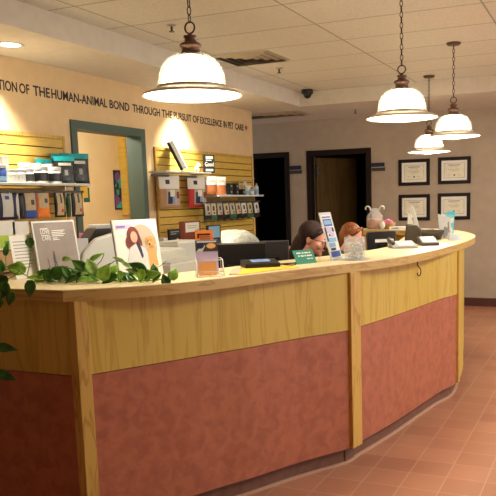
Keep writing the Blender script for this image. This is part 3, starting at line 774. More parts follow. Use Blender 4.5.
# printer
q0 = atx(86, 240, -3.25); 
pr = thing('printer', 'black desktop printer with white lid between grey poster and doctor poster', 'printer', (-3.26, q0.y + .22, ZTB), math.radians(50))
pt = atx(98, 226, -3.26).z - ZTB
MB().xz([(-.15, 0), (.15, 0), (.15, pt - .05), (.13, pt - .02), (-.10, pt - .02), (-.15, pt - .09)], -.17, .17).build('housing', 'black2', pr, bevel=.01)
MB().box(-.09, .13, -.12, .16, pt - .018, pt + .008).build('lid', 'white', pr, bevel=.004)
MB().box(-.08, .10, -.19, -.165, pt - .13, pt - .115).build('output_tray', 'paper', pr)
MB().box(-.12, .12, -.176, -.168, pt - .09, pt - .045).build('slot', 'black', pr)
# small white phone speaker and pink thing
q = atx(81, 240, -3.1)
ws = boxy('white_speaker', 'small white desk speaker with black dot right of the grey poster', 'speaker', .075, .06, q.z - ZTB + .01, 'white', (-3.1, q.y, ZTB), math.radians(55))
hh = q.z - ZTB + .01
patch('black_dot', [oval(.015, hh - .13, .009, .012)], 'black', ws, -.0304)
q = atx(84.5, 234.5, -3.63)
tag(MB().box(-3.66, -3.60, q.y - .025, q.y + .025, ZTB, q.z + .01).build('pink_notebook', 'pink'), 'bright pink notebook edge behind the white speaker', 'notebook')
# pale rounded chair back
q = atx(121, 262, -2.62)
ch = thing('desk_chair', 'pale grey rounded desk chair back between printer and doctor poster', 'chair', (-2.66, q.y, 0), math.radians(60))
cb = [(-.2, .0), (.2, .0), (.23, .18), (.2, .3), (.12, .38), (0, .41), (-.12, .38), (-.2, .3), (-.23, .18)]
cz = atx(121, 232, -2.62).z - .41
MB().xz([(x, z + cz) for x, z in cb], -.025, .025).build('backrest', 'ltgrey', ch, bevel=.015)
MB().tube([(0, -.03, cz + .05), (0, -.06, .5), (0, -.2, .44)], .018).build('back_post', 'grey', ch)
MB().box(-.22, .22, -.44, -.02, .42, .47).build('seat', 'ltgrey', ch, bevel=.02)
MB().tube([(0, -.22, .06), (0, -.22, .42)], .025).build('column', 'grey', ch)
b = MB()
for k in range(5):
    t = 2 * PI * k / 5; b.tube([(0, -.22, .08), (.25 * math.cos(t), -.22 + .25 * math.sin(t), .05)], .018)
    b.ball((.25 * math.cos(t), -.22 + .25 * math.sin(t), .03), .03, 6)
b.build('star_base', 'grey', ch, smooth=True)
# putty coloured paper trays / stacked boxes
def blockpx(name, label, cat, x0, x1, yt, X, zb, m, d=.3, parts=None, group=None):
    a = atx(x0, yt, X); b_ = atx(x1, yt, X)
    r = thing(name, label, cat, (X, (a.y + b_.y) / 2, zb), RZ, group)
    w = (b_.y - a.y); h = (a.z + b_.z) / 2 - zb
    MB().box(-w / 2, w / 2, 0, d, 0, h).build('housing', m, r, bevel=.006)
    return r, w, h
r, w, h = blockpx('paper_tray_stack', 'stack of putty grey paper trays behind doctor poster, left stack', 'tray', 160, 186, 250, -2.95, ZTB, 'putty', .28)
for k in range(3): MB().box(-w / 2 - .004, w / 2 + .004, -.006, .0, h * (.25 + .25 * k), h * (.25 + .25 * k) + .012).build('tray_lip', 'ltgrey', r)
MB().box(-w * .42, w * .42, .02, .26, h, h + .01).build('paper_sheets', 'paper', r)
r, w, h = blockpx('label_printer', 'putty coloured boxy printer with sloped top left of the wire card rack', 'printer', 170, 206, 262, -2.72, ZTB, 'putty', .2)
MB().box(-w * .3, w * .3, -.004, 0, h * .5, h * .62).build('slot', 'dgrey', r)
MB().box(-w * .45, w * .45, .01, .19, h, h + .012).build('lid', 'white', r)
r, w, h = blockpx('file_tray', 'flat grey file tray full of papers behind the orange flyer', 'tray', 178, 200, 243, -3.3, ZTB, 'ltgrey', .25)
MB().box(-w * .45, w * .48, .01, .23, h, h + .02).build('paper_sheets', 'paper', r)
# on back counter
Zb = .92; Xb = -3.72
def cardpx(name, label, cat, x0, x1, y0, y1, X, zb, m, t=.02, lean=.0, parts=None):
    a = atx(x0, y0, X); b_ = atx(x1, y1, X); w = b_.y - a.y
    top = atx((x0 + x1) / 2, y0, X).z
    r = thing(name, label, cat, (X, (a.y + b_.y) / 2, zb), RZ, rx=-lean)
    h = (top - zb)
    MB().box(-w / 2, w / 2, 0, t, 0, h).build('body', m, r, bevel=.001)
    return r, w, h
r, w, h = cardpx('dark_book', 'dark book with pink picture standing below the left big treat bag', 'book', 169, 181, 229, 241, Xb, Zb, 'black')
patch('grey_title', [rect(-w * .38, w * .35, h - .03, h - .02), rect(-w * .38, w * .1, h - .05, h - .04)], 'grey', r, -.0003); patch('pink_picture', [oval(w * .2, h - .11, .022, .025)], 'skinp', r, -.0003)
r, w, h = cardpx('notice_rack', 'red-brown wooden rack carrying a white notice under the right big bag', 'rack', 183, 201, 221, 240, Xb - .15, Zb, 'brick', .05)
patch('white_notice', [rect(-w * .38, w * .42, h - .11, h - .015)], 'paper', r, -.0003); patch('notice_lines', [rect(-w * .28, w * .3, h - .05, h - .044), rect(-w * .28, w * .2, h - .07, h - .064)], 'grey', r, -.001)
r, w, h = cardpx('leaning_photo', 'pale grey photo card in black mount behind the orange flyer', 'card', 207, 221, 225, 238, Xb - .02, Zb, 'black', .015)
patch('pale_photo', [rect(-w * .4, w * .42, h - .13, h - .012)], 'sky', r, -.0003)
r, w, h = cardpx('small_white_box', 'tiny white box beside the dark book on back counter', 'box', 163.5, 168, 238, 245, Xb + .03, Zb, 'white', .05)
# crumpled wrap
a = atx(222, 245, -3.75); b_ = atx(258, 245, -3.75)
ym = (a.y + b_.y) / 2; hw = (b_.y - a.y) / 2; zt_ = atx(238, 230.5, -3.75).z
mb = MB(); n1, n2 = 26, 14
for j in range(n2 + 1):
    for i in range(n1 + 1):
        u = -1 + 2 * i / n1; v = -1 + 2 * j / n2
        e = max(0, 1 - abs(u + .15) ** 2.2) * max(0, 1 - v ** 4)
        mb.v.append((v * .22, u * hw, (zt_ - Zb) * e ** .7 + random.uniform(-.014, .014) * (e > .05)))
for j in range(n2):
    for i in range(n1):
        a_ = j * (n1 + 1) + i; mb.f.append((a_, a_ + n1 + 1, a_ + n1 + 2, a_ + 1))
nb = len(mb.v); rim = [i for i in range(n1 + 1)] + [j * (n1 + 1) + n1 for j in range(1, n2 + 1)] + [n2 * (n1 + 1) + i for i in range(n1 - 1, -1, -1)] + [j * (n1 + 1) for j in range(n2 - 1, 0, -1)]
mb.f.append(tuple(rim))
o = mb.build('plastic_wrap_bundle', 'plasticwrap', smooth=True); o.location = (-3.8, ym, Zb + .002); tag(o, 'heap of crumpled clear white plastic wrap on the back counter', 'bundle')

# ================================================================ LEDGE ITEMS
# grey LOVE / CARE poster
def easel(name, label, cat, x, y, yaw, lean, w, h, border, face, t=.012, bord=.009):
    r = thing(name, label, cat, (x, y, ZT + .001), math.radians(yaw), rx=-math.radians(lean))
    MB().box(-w / 2, w / 2, 0, t, 0, h).build('frame', border, r, bevel=.001)
    if face: patch('poster_face', [rect(-w / 2 + bord, w / 2 - bord, bord, h - bord)], face, r, -.0002)
    s = math.tan(math.radians(lean + 14))
    st_ = MB(); zt = h * .6
    L = zt / math.cos(math.radians(14)); 
    st_.add([(-.02, t, zt), (.02, t, zt), (.02, t + .003, zt), (-.02, t + .003, zt), (-.02, t + zt * s * .55, math.tan(math.radians(lean)) * zt * s * .55), (.02, t + zt * s * .55, math.tan(math.radians(lean)) * zt * s * .55), (.02, t + .003 + zt * s * .55, math.tan(math.radians(lean)) * zt * s * .55), (-.02, t + .003 + zt * s * .55, math.tan(math.radians(lean)) * zt * s * .55)],
            [(0, 1, 2, 3), (7, 6, 5, 4), (0, 4, 5, 1), (1, 5, 6, 2), (2, 6, 7, 3), (3, 7, 4, 0)])
    st_.build('easel_strut', 'black2', r)
    return r
r = easel('framed_poster', 'white-bordered grey poster reading LOVE and CARE on the ledge by the plant', 'poster', -2.548, 2.848, 79.4, 8.9, .257, .279, 'white', 'poster_grey')
o = text_mesh('LOVE', .052, .021, 'paper', r, 'word', .0004, .006); o.location = (-.085, -.0012, .213)
o = text_mesh('CARE', .052, .021, 'paper', r, 'word', .0004, .006); o.location = (-.082, -.0012, .180)
patch('small_print', [rect(-.085, -.04, .237, .241), rect(-.082, -.037, .204, .207)] + [rect(-.02, .06 - .01 * (k % 2), .226 - .009 * k, .229 - .009 * k) for k in range(4)] + [rect(-.018, .01, .188, .191), rect(-.018, .02, .180, .183)], 'mattegrey', r, -.001)
patch('walker_silhouette', [oval(-.027, .118, .005, .006), [(-.035, .08), (-.02, .08), (-.022, .112), (-.032, .112)], [(-.033, .045), (-.027, .045), (-.026, .08), (-.034, .08)], [(-.02, .045), (-.014, .045), (-.021, .08), (-.028, .08)], [(-.065, .04), (-.06, .04), (-.066, .09), (-.069, .09)]], 'dgrey', r, -.001)
patch('ground_band', [rect(-.118, .118, .012, .03)], 'dgrey', r, -.001)
# doctor poster
r = easel('doctor_poster', 'white poster with a dark-haired woman in white coat and golden dog', 'poster', -2.039, 2.828, 74.4, 9.1, .262, .279, 'white', 'paper', bord=.004)
patch('lilac_heading', [rect(-.115, -.02, .235, .258)], 'lilac', r, -.001); patch('heading_print', [rect(-.11, -.06, .243, .25)], 'purple', r, -.0016)
patch('beige_oval', [oval(.03, .15, .085, .105, 32)], 'beige', r, -.001)
patch('hair_print', [oval(-.022, .2, .036, .046), oval(-.05, .17, .02, .03), oval(.008, .165, .018, .03), [(-.06, .17), (-.04, .15), (-.02, .19), (-.03, .22), (-.055, .2)], [(.0, .19), (.018, .155), (.02, .19), (.01, .225)]], 'brick', r, -.0017)
patch('face_print', [oval(-.018, .195, .02, .027)], 'skinp', r, -.0024)
patch('coat_print', [[(-.075, .035), (.07, .035), (.06, .1), (.035, .14), (-.01, .165), (-.05, .145), (-.07, .09)]], 'white', r, -.0022)
patch('collar_print', [[(-.012, .165), (.0, .13), (.012, .09), (.022, .1), (.016, .14), (.006, .168)]], 'navy', r, -.0028)
patch('dog_print', [oval(.075, .165, .025, .03), [(.05, .04), (.105, .05), (.1, .12), (.095, .15), (.058, .15), (.05, .1)], oval(.052, .172, .008, .02), oval(.099, .17, .008, .02)], 'dogfur', r, -.0030)
patch('dog_nose', [oval(.068, .155, .006, .005), oval(.064, .175, .003, .003), oval(.08, .175, .003, .003)], 'black', r, -.0037)
# white letter sheet behind
q = atz(33, 283, ZT)
r = easel('letter_sheet', 'white printed sheet leaning at the left behind the grey poster', 'sheet', q.x + .01, q.y + .03, 79.4, 10, .15, .215, 'paper', None, t=.003)
r.location = (-2.612, 2.695, ZT + .001)
patch('text_lines', [rect(-.06, .04 - .01 * (k % 3), .18 - .016 * k, .184 - .016 * k) for k in range(9)], 'grey', r, -.0004)
# green plaque
r = thing('green_plaque', 'small teal green plaque with white lettering on the ledge before the seated woman', 'sign', (-1.514, 3.619, ZT + .001), math.radians(61.3), rx=-math.radians(30.2))
MB().box(-.07, .07, 0, .004, 0, .085).build('plate', 'mint', r, bevel=.001)
patch('lettering', [rect(-.05 + .0 * k, -.02, .062, .07) for k in (0,)] + [rect(-.012, .0, .062, .07), rect(.006, .03, .062, .07), rect(.036, .048, .062, .07), rect(-.045, -.034, .044, .052), rect(-.026, -.006, .043, .052), rect(.0, .01, .044, .052), rect(.016, .052, .044, .052), rect(.01, .034, .026, .032), rect(.04, .052, .026, .032)], 'paper', r, -.0003)
MB().xz([(-.05, 0), (.05, 0), (.05, .03), (-.05, .03)], .004, .04).build('rest', 'mint', r)
# acrylic blue sign
r = thing('acrylic_sign', 'slanted white acrylic sign with blue flyer beside the seated woman', 'sign', (-1.439, 3.893, ZT + .001), math.radians(87.5), rx=-math.radians(15.2))
MB().box(-.0825, .0825, 0, .004, 0, .283).build('holder', 'white', r)
patch('white_flyer', [rect(-.07, .07, .012, .268)], 'paper', r, -.0003)
patch('blue_print', [rect(-.062, .062, .25, .258), rect(-.06, .06, .2, .243), rect(-.065, .065, .016, .05)], 'blue', r, -.001)
patch('lightblue_print', [rect(-.05, .05, .21, .235), rect(-.06, .03, .075, .1), rect(-.05, .06, .105, .13)], 'sky', r, -.0016)
patch('pink_print', [rect(-.045, .03, .16, .195), rect(-.01, .05, .135, .16)], 'lilac', r, -.0016); patch('navy_print', [rect(-.066, -.048, .11, .195), rect(-.03, -.01, .14, .152), rect(.035, .06, .165, .19), rect(-.05, .02, .055, .07)], 'navy', r, -.0016)
MB().box(-.0825, .0825, -.03, 0, 0, .003).build('foot_lip', 'acryl', r)
tag(MB().box(-.05, .05, -.035, .035, 0, .001).build('loose_slip', 'paper'), 'loose white paper slip on the ledge by the candy jar', 'paper'); o = bpy.data.objects['loose_slip']; o.location = (-1.40, 3.98, ZT + .001); o.rotation_euler = (0, 0, 1.2)

# candy jar
def ledge_at(x, y): return atz(x, y, ZT)
q = ledge_at(355, 259.5)
r = thing('candy_jar', 'clear straight glass jar half full of grey wrapped sweets on the ledge', 'jar', (q.x, q.y, ZT + .001))
rr = .062; hj = .13
MB().ring([(.0005, 0), (rr, 0), (rr, hj), (rr - .003, hj), (rr - .003, .006), (.0005, .006)], 32).build('glass', 'jarglass', r, smooth=False)
mb = MB()
for k in range(60):
    t = random.uniform(0, 2 * PI); ra = random.uniform(0, rr - .016); z = random.uniform(.014, .095)
    mb.ball((ra * math.cos(t), ra * math.sin(t), z), .011, 5, (1, .7, .8))
o = mb.build('wrapped_sweets', M['ltgrey'], r, smooth=True); o['kind'] = 'stuff'
MB().lathe([(rr + .025, 0), (rr + .03, .004), (rr + .026, .005)], 32, (.0, .0, -.0008)).build('saucer', 'acryl', r)
# card rack
q = ledge_at(209, 277)
r = thing('brochure_rack', 'white wire rack holding peach cards and brochures on the ledge', 'rack', (-1.745, 2.955, ZT + .001), math.radians(34.9))
def wires(L, name, rr=.0018, m='white'):
    mb = MB()
    for pts in L: mb.tube(pts, rr, 6)
    return mb.build(name, m, r, smooth=True)
W = .062; D = .075
wires([[(-W, -D, .002), (W, -D, .002), (W, D, .002), (-W, D, .002), (-W, -D, .002)],
       [(-W, -D, .002), (-W, -D, .025), (-W, -.02, .075), (-W, D, .078), (-W, D, .002)],
       [(W, -D, .002), (W, -D, .025), (W, -.02, .075), (W, D, .078), (W, D, .002)],
       [(-W, -D, .025), (W, -D, .025)], [(-W, -.02, .075), (W, -.02, .075)], [(-W, D, .078), (W, D, .078)], [(0, -D, .002), (0, D, .002), (0, D, .078)], [(-W, -.02, .002), (-W, -.02, .075)], [(W, -.02, .002), (W, -.02, .075)]], 'wire_frame')
g = 'cards in the white wire rack'
rz = math.radians(34.9)
def local(dx, dy, dz): return Vector((-1.745, 2.955, ZT)) + Matrix.Rotation(rz, 3, 'Z') @ Vector((dx, dy, dz))
c1 = thing('peach_card_stack', 'stack of blank peach cards inside the white wire rack', 'cards', local(-.01, -.045, .008), rz, rx=-math.radians(10))
MB().box(-.042, .04, 0, .02, 0, .062).build('card_stack', 'peach', c1)
c2 = thing('photo_brochure', 'brochure with dark photo above lilac text, standing in the wire rack', 'brochure', local(-.008, .0, .006), rz, rx=-math.radians(12))
MB().box(-.053, .053, 0, .005, 0, .168).build('cover', 'lilac', c2)
patch('photo', [rect(-.053, .053, .112, .166)], 'dgrey', c2, -.0003); patch('pale_figure', [[(-.05, .112), (-.02, .112), (-.005, .14), (-.02, .145)], rect(-.045, .048, .155, .163)], 'ltgrey', c2, -.001); patch('orange_figure', [oval(.022, .138, .022, .013)], 'peach', c2, -.001)
patch('dark_figure', [oval(-.03, .14, .018, .014)], 'navy', c2, -.0016)
c3 = thing('orange_flyer', 'bright orange flyer with black heading rising above the photo brochure', 'flyer', local(-.015, .03, .006), rz, rx=-math.radians(8))
MB().box(-.043, .043, 0, .003, 0, .212).build('sheet', 'orange', c3)
patch('heading', [rect(-.033, .03, .188, .196), rect(-.033, -.024, .174, .19), rect(-.02, .028, .178, .181), rect(-.02, .03, .168, .171)], 'ink', c3, -.0003)
# papers, yellow folder and card terminal
def lie(name, label, cat, pts, m, z0, t):
    mb = MB(); P_ = [ledge_at(x, y) for x, y in pts]
    poly_ = [(p.x, p.y) for p in P_]
    ar = sum(poly_[i][0] * poly_[(i + 1) % len(poly_)][1] - poly_[(i + 1) % len(poly_)][0] * poly_[i][1] for i in range(len(poly_)))
    if ar < 0: poly_ = poly_[::-1]
    return tag(mb.prism(poly_, ZT + z0, ZT + z0 + t).build(name, m), label, cat)
lie('yellow_folder', 'flat yellow folder under the black card terminal', 'folder', [(236, 275.5), (240, 267), (290, 265.5), (300, 268.3), (280, 270)], 'yellow', .001, .003)
lie('brown_leaflet', 'brown and white leaflets lying between wire rack and yellow folder', 'leaflet', [(229, 275.2), (232, 270.2), (243, 268.5), (239, 274.4)], 'beige', .001, .004)
q = ledge_at(262, 267.5)
r = thing('card_terminal', 'flat black card terminal with blue-grey screen resting on the yellow folder', 'terminal', (q.x - .01, q.y, ZT + .0045), math.radians(-48))
MB().xz([(-.055, 0), (.06, 0), (.06, .02), (-.055, .038)], -.095, .095).build('housing', 'black', r, bevel=.004)
MB().add([(-.035, -.05, .0358), (.02, -.05, .0272), (.02, .055, .0272), (-.035, .055, .0358)], [(0, 1, 2, 3)]).build('screen', 'screen', r)
MB().tube([(.0, .095, .012), (.03, .13, .006), (.05, .16, .004), (.03, .19, .004)], .003).build('cable', 'black', r)
q = ledge_at(298, 267.3)
# pen
r = thing('pen', 'thin black pen lying beside the green plaque', 'pen', (-1.60, 3.56, ZT + .0055), 1.0)
MB().tube([(-.06, 0, 0), (.05, 0, 0)], .004).build('barrel', 'black', r, smooth=True); MB().tube([(.05, 0, 0), (.063, 0, 0)], [.003, .0008]).build('tip', 'silver', r, smooth=True)

# monitors (on work desk z .75)
def monitor(name, label, c, yaw, w, h, ztop, m, off=0):
    r = thing(name, label, 'monitor', (c[0], c[1], .75), math.radians(yaw))
    zt = ztop - .75
    MB().box(-w / 2, w / 2, -.02, .02, zt - h, zt).build('screen_housing', m, r, bevel=.006)
    MB().box(-w / 2 + .015, w / 2 - .015, .0201, .022, zt - h + .02, zt - .015).build('screen_panel', 'black', r)
    MB().box(-.03, .03, -.045, -.02, .01, zt - h * .4).build('neck', 'black', r)
    MB().box(-.12, .12, -.1, .08, 0, .012).build('foot', 'black', r, bevel=.003)
    return r
p1 = aty(232, 243, 3.9)
monitor('computer_monitor', 'wide black monitor back behind the wire rack and card terminal', (p1.x, p1.y), 26, .42, .34, p1.z, 'black')
p2 = aty(274, 240.5, 4.2)
monitor('computer_monitor', 'charcoal grey monitor back just left of the green plaque', (p2.x, p2.y), 20, .19, .26, p2.z, 'black2')
# far terminal monitor with label
p3 = aty(381, 231.5, 5.5)
m3 = monitor('computer_monitor', 'black terminal with white label behind the candy jar', (p3.x, p3.y), 40, .24, .26, p3.z, 'black')
patch('white_label', [rect(-.06, .1, p3.z - .75 - .085, p3.z - .75 - .06)], 'paper', m3, -.0203)

# grey phone, calculator, dark stand etc on the wide end
q = ledge_at(399, 248)
r = thing('desk_phone', 'flat grey desk phone on the cream ledge below the dark stand', 'phone', (q.x + .02, q.y + .02, ZT + .001), math.radians(-60))
MB().xz([(-.08, 0), (.08, 0), (.08, .015), (-.08, .045)], -.09, .09).build('base', 'grey', r, bevel=.004)
MB().tube([(-.06, -.085, .058), (.05, -.08, .036)], .015).build('handset', 'dgrey', r, smooth=True)
MB().add([(-.06, -.04, .0425), (.06, -.04, .0198), (.06, .07, .0198), (-.06, .07, .0425)], [(0, 1, 2, 3)]).build('keypad', 'ltgrey', r)
q = ledge_at(428, 245)
r = thing('card_reader', 'grey keypad card reader near the rounded ledge end', 'reader', (q.x, q.y, ZT + .001), math.radians(-65))
MB().xz([(-.09, 0), (.09, 0), (.09, .02), (-.09, .06)], -.065, .065).build('housing', 'dgrey', r, bevel=.006)
MB().add([(-.07, -.05, .0565), (.07, -.05, .0255), (.07, .05, .0255), (-.07, .05, .0565)], [(0, 1, 2, 3)]).build('keypad', 'ltgrey', r)
q = ledge_at(413, 243.5)
r = thing('tablet_stand', 'dark brown upright tablet stand on the ledge before the certificates', 'stand', (q.x, q.y, ZT + .001), math.radians(10))
MB().xz([(-.065, 0), (.06, 0), (.065, .1), (.03, .14), (-.05, .15)], -.03, .02).build('shell', 'olive', r, bevel=.01)
MB().box(-.05, .05, -.06, .05, 0, .008).build('foot', 'black', r)
q = ledge_at(429, 239.5)
r = thing('dark_basket', 'low dark brown oval basket behind the card reader', 'basket', (q.x, q.y, ZT + .001), .3)
MB().ring([(.0005, 0), (.08, 0), (.1, .05), (.105, .075), (.1, .075), (.094, .05), (.075, .006), (.0005, .006)], 28).build('bowl', 'olive', r, smooth=True); r.scale = (1.2, .9, 1)
q = ledge_at(434, 232)
boxy('small_dark_box', 'small dark box lying on the far side of the ledge end', 'box', .13, .08, .04, 'navy', (q.x, q.y - .3, ZT + .001), .3, [('pale_print', .2, .8, .3, .7, 'grey')])
# cup with brochures at the end
q = ledge_at(446, 238)
r = thing('brochure_cup', 'white brochure holder with blue and teal leaflets at the ledge end', 'holder', (q.x, q.y, ZT + .001), math.radians(20))
kx = 1.25
MB().xz([(-.055, 0), (.045, 0), (.06, .19), (-.075, .20)], -.03, -.025).build('front_panel', 'clear', r)
MB().xz([(-.05, .0), (.04, 0), (.035, .17), (-.072, .205)], -.02, -.012).build('white_leaflet', 'white', r)
MB().xz([(-.0, .0), (.06, 0), (.075, .225), (.0, .215)], .0, .006).build('teal_leaflet', 'cyan', r)
patch('teal_print', [[(.02, .12), (.06, .13), (.065, .17), (.02, .16)], oval(.035, .06, .02, .03)], 'paper', r, -.0003)
patch('blue_print', [oval(.0, .05, .02, .04), [(-.03, .0), (-.01, .0), (.0, .1), (-.02, .09)], [(.01, .02), (.03, .02), (.02, .14), (.01, .13)]], 'dgrey', r, -.0203)
MB().box(-.055, .055, -.03, .03, 0, .004).build('base', 'acryl', r)
q = ledge_at(455, 240)
r = thing('card_dispenser', 'tiny clear dispenser of pale blue cards at the very end of the ledge', 'dispenser', (q.x, q.y, ZT + .001), math.radians(30))
MB().xz([(-.05, 0), (.05, 0), (.045, .045), (-.05, .06)], -.03, .03).build('case', 'acryl', r); MB().box(-.035, .03, -.015, .015, .005, .04).build('cards', 'sky', r)
# S hook
q = aty(416, 262, 4.44)
sp = [(.004, 0, .0), (-.012, 0, -.004), (-.022, 0, -.02), (-.016, 0, -.038), (.004, 0, -.052), (.022, 0, -.07), (.02, 0, -.095), (.0, 0, -.106), (-.018, 0, -.098), (-.024, 0, -.084)]
i_h = min(range(len(outer)), key=lambda i: abs((outer[i].y - 4.55)))
oh = outer[i_h] + Vector((.035, 0))
hk = thing('cable_hook', 'dark curled S-shaped cord hanging from the ledge rim onto the oak panel', 'hook', (oh.x + .006, oh.y, ZU), math.radians(75))
mb = MB(); mb.tube([p_ for p_ in crom([(x, y, z) for x, y, z in sp], 5)], .0035, 6); mb.build('cord', 'trim', hk, smooth=True)
hk.location = (oh.x - .012, oh.y, ZU - .004)

# ---- back ledge items
def bl_at(x, y): return atz(x, y, ZT)
q = aty(375.5, 228.6, 7.80); BX = q.x
r = thing('treat_jar', 'big clear glass jar with curled handles, orange-brown treats inside, on the back ledge', 'jar', (aty(375.5, 229, 7.8).x, 7.78, ZT + .001))
jar = [(.0005, 0), (.085, 0), (.098, .03), (.1, .09), (.09, .15), (.06, .19), (.045, .215), (.06, .235)]
MB().ring(jar + [(r_ - .004 if r_ > .01 else r_, z + (.005 if z < .01 else 0)) for r_, z in jar[::-1]], 32).build('glass', 'clear', r, smooth=True)
MB().lathe([(.0005, .008), (.088, .01), (.092, .05), (.09, .105), (.06, .115), (.0005, .118)], 24).build('treats', 'treat', r, smooth=True)
for s_ in (-1, 1):
    MB().tube(crom([(s_ * .05, 0, .21), (s_ * .065, 0, .25), (s_ * .095, 0, .255), (s_ * .11, 0, .235), (s_ * .1, 0, .22)], 4), .009, 8).build('handle', 'ltgrey', r, smooth=True)
r = thing('wire_basket', 'small wicker basket with tall hooped handle right of the treat jar', 'basket', (aty(389, 229, 7.72).x, 7.70, ZT + .001))
MB().ring([(.0005, 0), (.06, 0), (.078, .075), (.072, .075), (.055, .005), (.0005, .005)], 24).build('bowl', 'wicker', r, smooth=True)
MB().tube([(.075 * math.cos(PI * k / 14), 0, .07 + .14 * math.sin(PI * k / 14)) for k in range(15)], .0035, 6).build('hoop_handle', 'wicker', r, smooth=True)
mb = MB(); 
for dx, dz in ((-.03, .075), (0, .09), (.03, .075)): mb.ball((dx, -.02, dz), .028, 8)
mb.build('tissue', 'pink', r, smooth=True)
mb = MB(); mb.ball((-.05, -.075, .05), .035, 8, (1, .5, 1.2)); mb.build('white_bow', 'paper', r, smooth=True)
qx = aty(400, 229, 7.68).x
boxy('paper_pile', 'pile of white and blue papers on the back ledge beside the basket', 'papers', .2, .12, .03, 'paper', (qx, 7.66, ZT + .001), .05, [('blue_print', .1, .5, .2, .8, 'sky')])
r = thing('leaning_card_holder', 'slim grey acrylic card holder standing before the lower left certificate', 'holder', (aty(405.5, 229, 7.70).x + .035, 7.80, ZT + .001), .1)
MB().xz([(-.04, 0), (.03, 0), (.01, .15), (-.03, .17)], -.01, .01).build('holder', 'ltgrey', r)
q = aty(417.5, 229, 6.9)
r = thing('white_paddle', 'tall thin white curved paddle leaning up across the lower left certificate', 'paddle', (aty(417, 229, 7.5).x, 7.5, ZT + .001), .0)
MB().xz([(-.02, 0), (.03, 0), (.0, .12), (-.035, .235), (-.06, .262), (-.085, .255), (-.078, .235), (-.045, .14)], -.008, .008).build('blade', 'white', r, bevel=.003)
MB().box(-.04, .05, -.03, .03, 0, .006).build('foot', 'white', r)

# ================================================================ BACK WALL
cert = None
info = [(-2.46, 1.838, 'upper left framed certificate on the taupe wall'), (-1.906, 1.844, 'upper right framed certificate on the taupe wall'), (-2.459, 1.357, 'lower left framed certificate, behind the white paddle'), (-1.91, 1.362, 'lower right framed certificate, behind the brochure holder')]
for k, (x, z, lb) in enumerate(info):
    if k == 0:
        r = thing('framed_certificate', lb, 'certificate', (x, YB, z), 0, 'four framed certificates on the back wall')
        w, h, t = .2195, .179, .045
        f = MB(); f.box(-w, w, -.03, -.001, h - t, h); f.box(-w, w, -.03, -.001, -h, -h + t); f.box(-w, -w + t, -.03, -.001, -h + t, h - t); f.box(w - t, w, -.03, -.001, -h + t, h - t)
        f.build('frame', 'trim', r, bevel=.004)
        MB().box(-w + t, w - t, -.012, -.001, -h + t, h - t).build('mount', 'mattegrey', r)
        patch('certificate_paper', [rect(-.135, .135, -.095, .095)], 'cert', r, -.0125)
        patch('thin_border', [rect(-.138, .138, .096, .099), rect(-.138, .138, -.099, -.096), rect(-.138, -.135, -.099, .099), rect(.135, .138, -.099, .099)], 'dgrey', r, -.0125)
        patch('printed_lines', [rect(-.08, .08, .066, .078), rect(-.05, .05, .045, .05), rect(-.08, .07, .014, .019), rect(-.06, .05, -.008, -.004), rect(-.09, -.04, -.06, -.057), rect(.04, .09, -.06, -.057)], 'grey', r, -.0132)
        patch('seal', [oval(0, -.062, .012, .012)], 'ink', r, -.0132)
        MB().box(-w + t, w - t, -.0165, -.0150, -h + t, h - t).build('glazing', 'glazing', r)
        cert = r
    else: clone(cert, (x, YB, z), 0, lb)
for x, z, lb in ((-4.245, 1.94, 'dark two-bar room sign between the two dark doorways'), (-2.975, 1.93, 'dark two-bar room sign right of the open dark door')):
    r = thing('room_sign', lb, 'sign', (x, YB, z), 0, 'two-bar room signs beside the doors')
    MB().box(-.1, .09, -.02, -.001, .005, .06).build('upper_bar', 'navy', r); MB().box(-.085, .1, -.03, -.001, -.055, -.005).build('lower_bar', 'dgrey', r)
    MB().box(-.085, .1, -.031, -.030, -.008, -.002).build('silver_edge', 'silver', r)

# ================================================================ POTHOS PLANT
pl = thing('pothos_plant', 'trailing green pothos vine sprawled along the left of the cream ledge', 'plant', (-2.6, 2.6, ZT))
fol = {'leaf_d': MB(), 'leaf_l': MB(), 'leaf_v': MB(), 'leaf_y': MB()}
def leaf(c, L, W_, dirv, nrm, m, droop=.25):
    d = dirv.normalized(); n = nrm.normalized(); s = d.cross(n).normalized(); n = s.cross(d).normalized()
    prof = [(0, .0), (.03, .52), (.15, .92), (.32, 1), (.5, .86), (.7, .55), (.86, .25), (1, .0)]
    vs = []; fs = []
    for t, w in prof:
        base = c + d * (L * (t - .5)) - n * (L * droop * t * t)
        lobe = -.1 * L if t < .05 else 0
        for k, u in enumerate((-1, -.5, 0, .5, 1)):
            vs.append(base + s * (W_ / 2 * w * u) + n * (.18 * W_ * w * abs(u)) + d * (lobe * (abs(u) > .4)))
    for i in range(len(prof) - 1):
        for k in range(4):
            a = i * 5 + k; fs.append((a, a + 1, a + 6, a + 5))
    o = Vector(pl.location)
    fol[m].add([v - o for v in vs], fs)
def leafpx(x, y, wpx, hpx, ang, m, facing=.5, dd=0, over=False):
    """a leaf about wpx long at angle ang (deg, image sense, 0 = to the right, 90 = up) at its own spot over the ledge"""
    ref = atz(x, 284 if not over else 292, ZT - (0 if not over else .04)); dist = ref.length if False else math.hypot(ref.x, ref.y)
    dist = dist + dd - (.035 if over else -.05)
    rv = ray(x, y); k = dist / math.hypot(rv.x, rv.y)
    if over and x < 66: k = 2.285 / rv.y
    p = C0 + rv * k
    s = k / F * rv.length / rv.length
    pxm = k / F
    a = math.radians(ang); d = rt * math.cos(a) - dn * math.sin(a) + fw * random.uniform(-.25, .25)
    tocam = -rv.normalized(); n = (tocam * facing + Vector((0, 0, 1)) * (1 - facing)).normalized()
    if not over and p.z < ZT + .02: p.z = ZT + .02
    leaf(p, wpx * pxm, hpx * pxm, d, n, m)
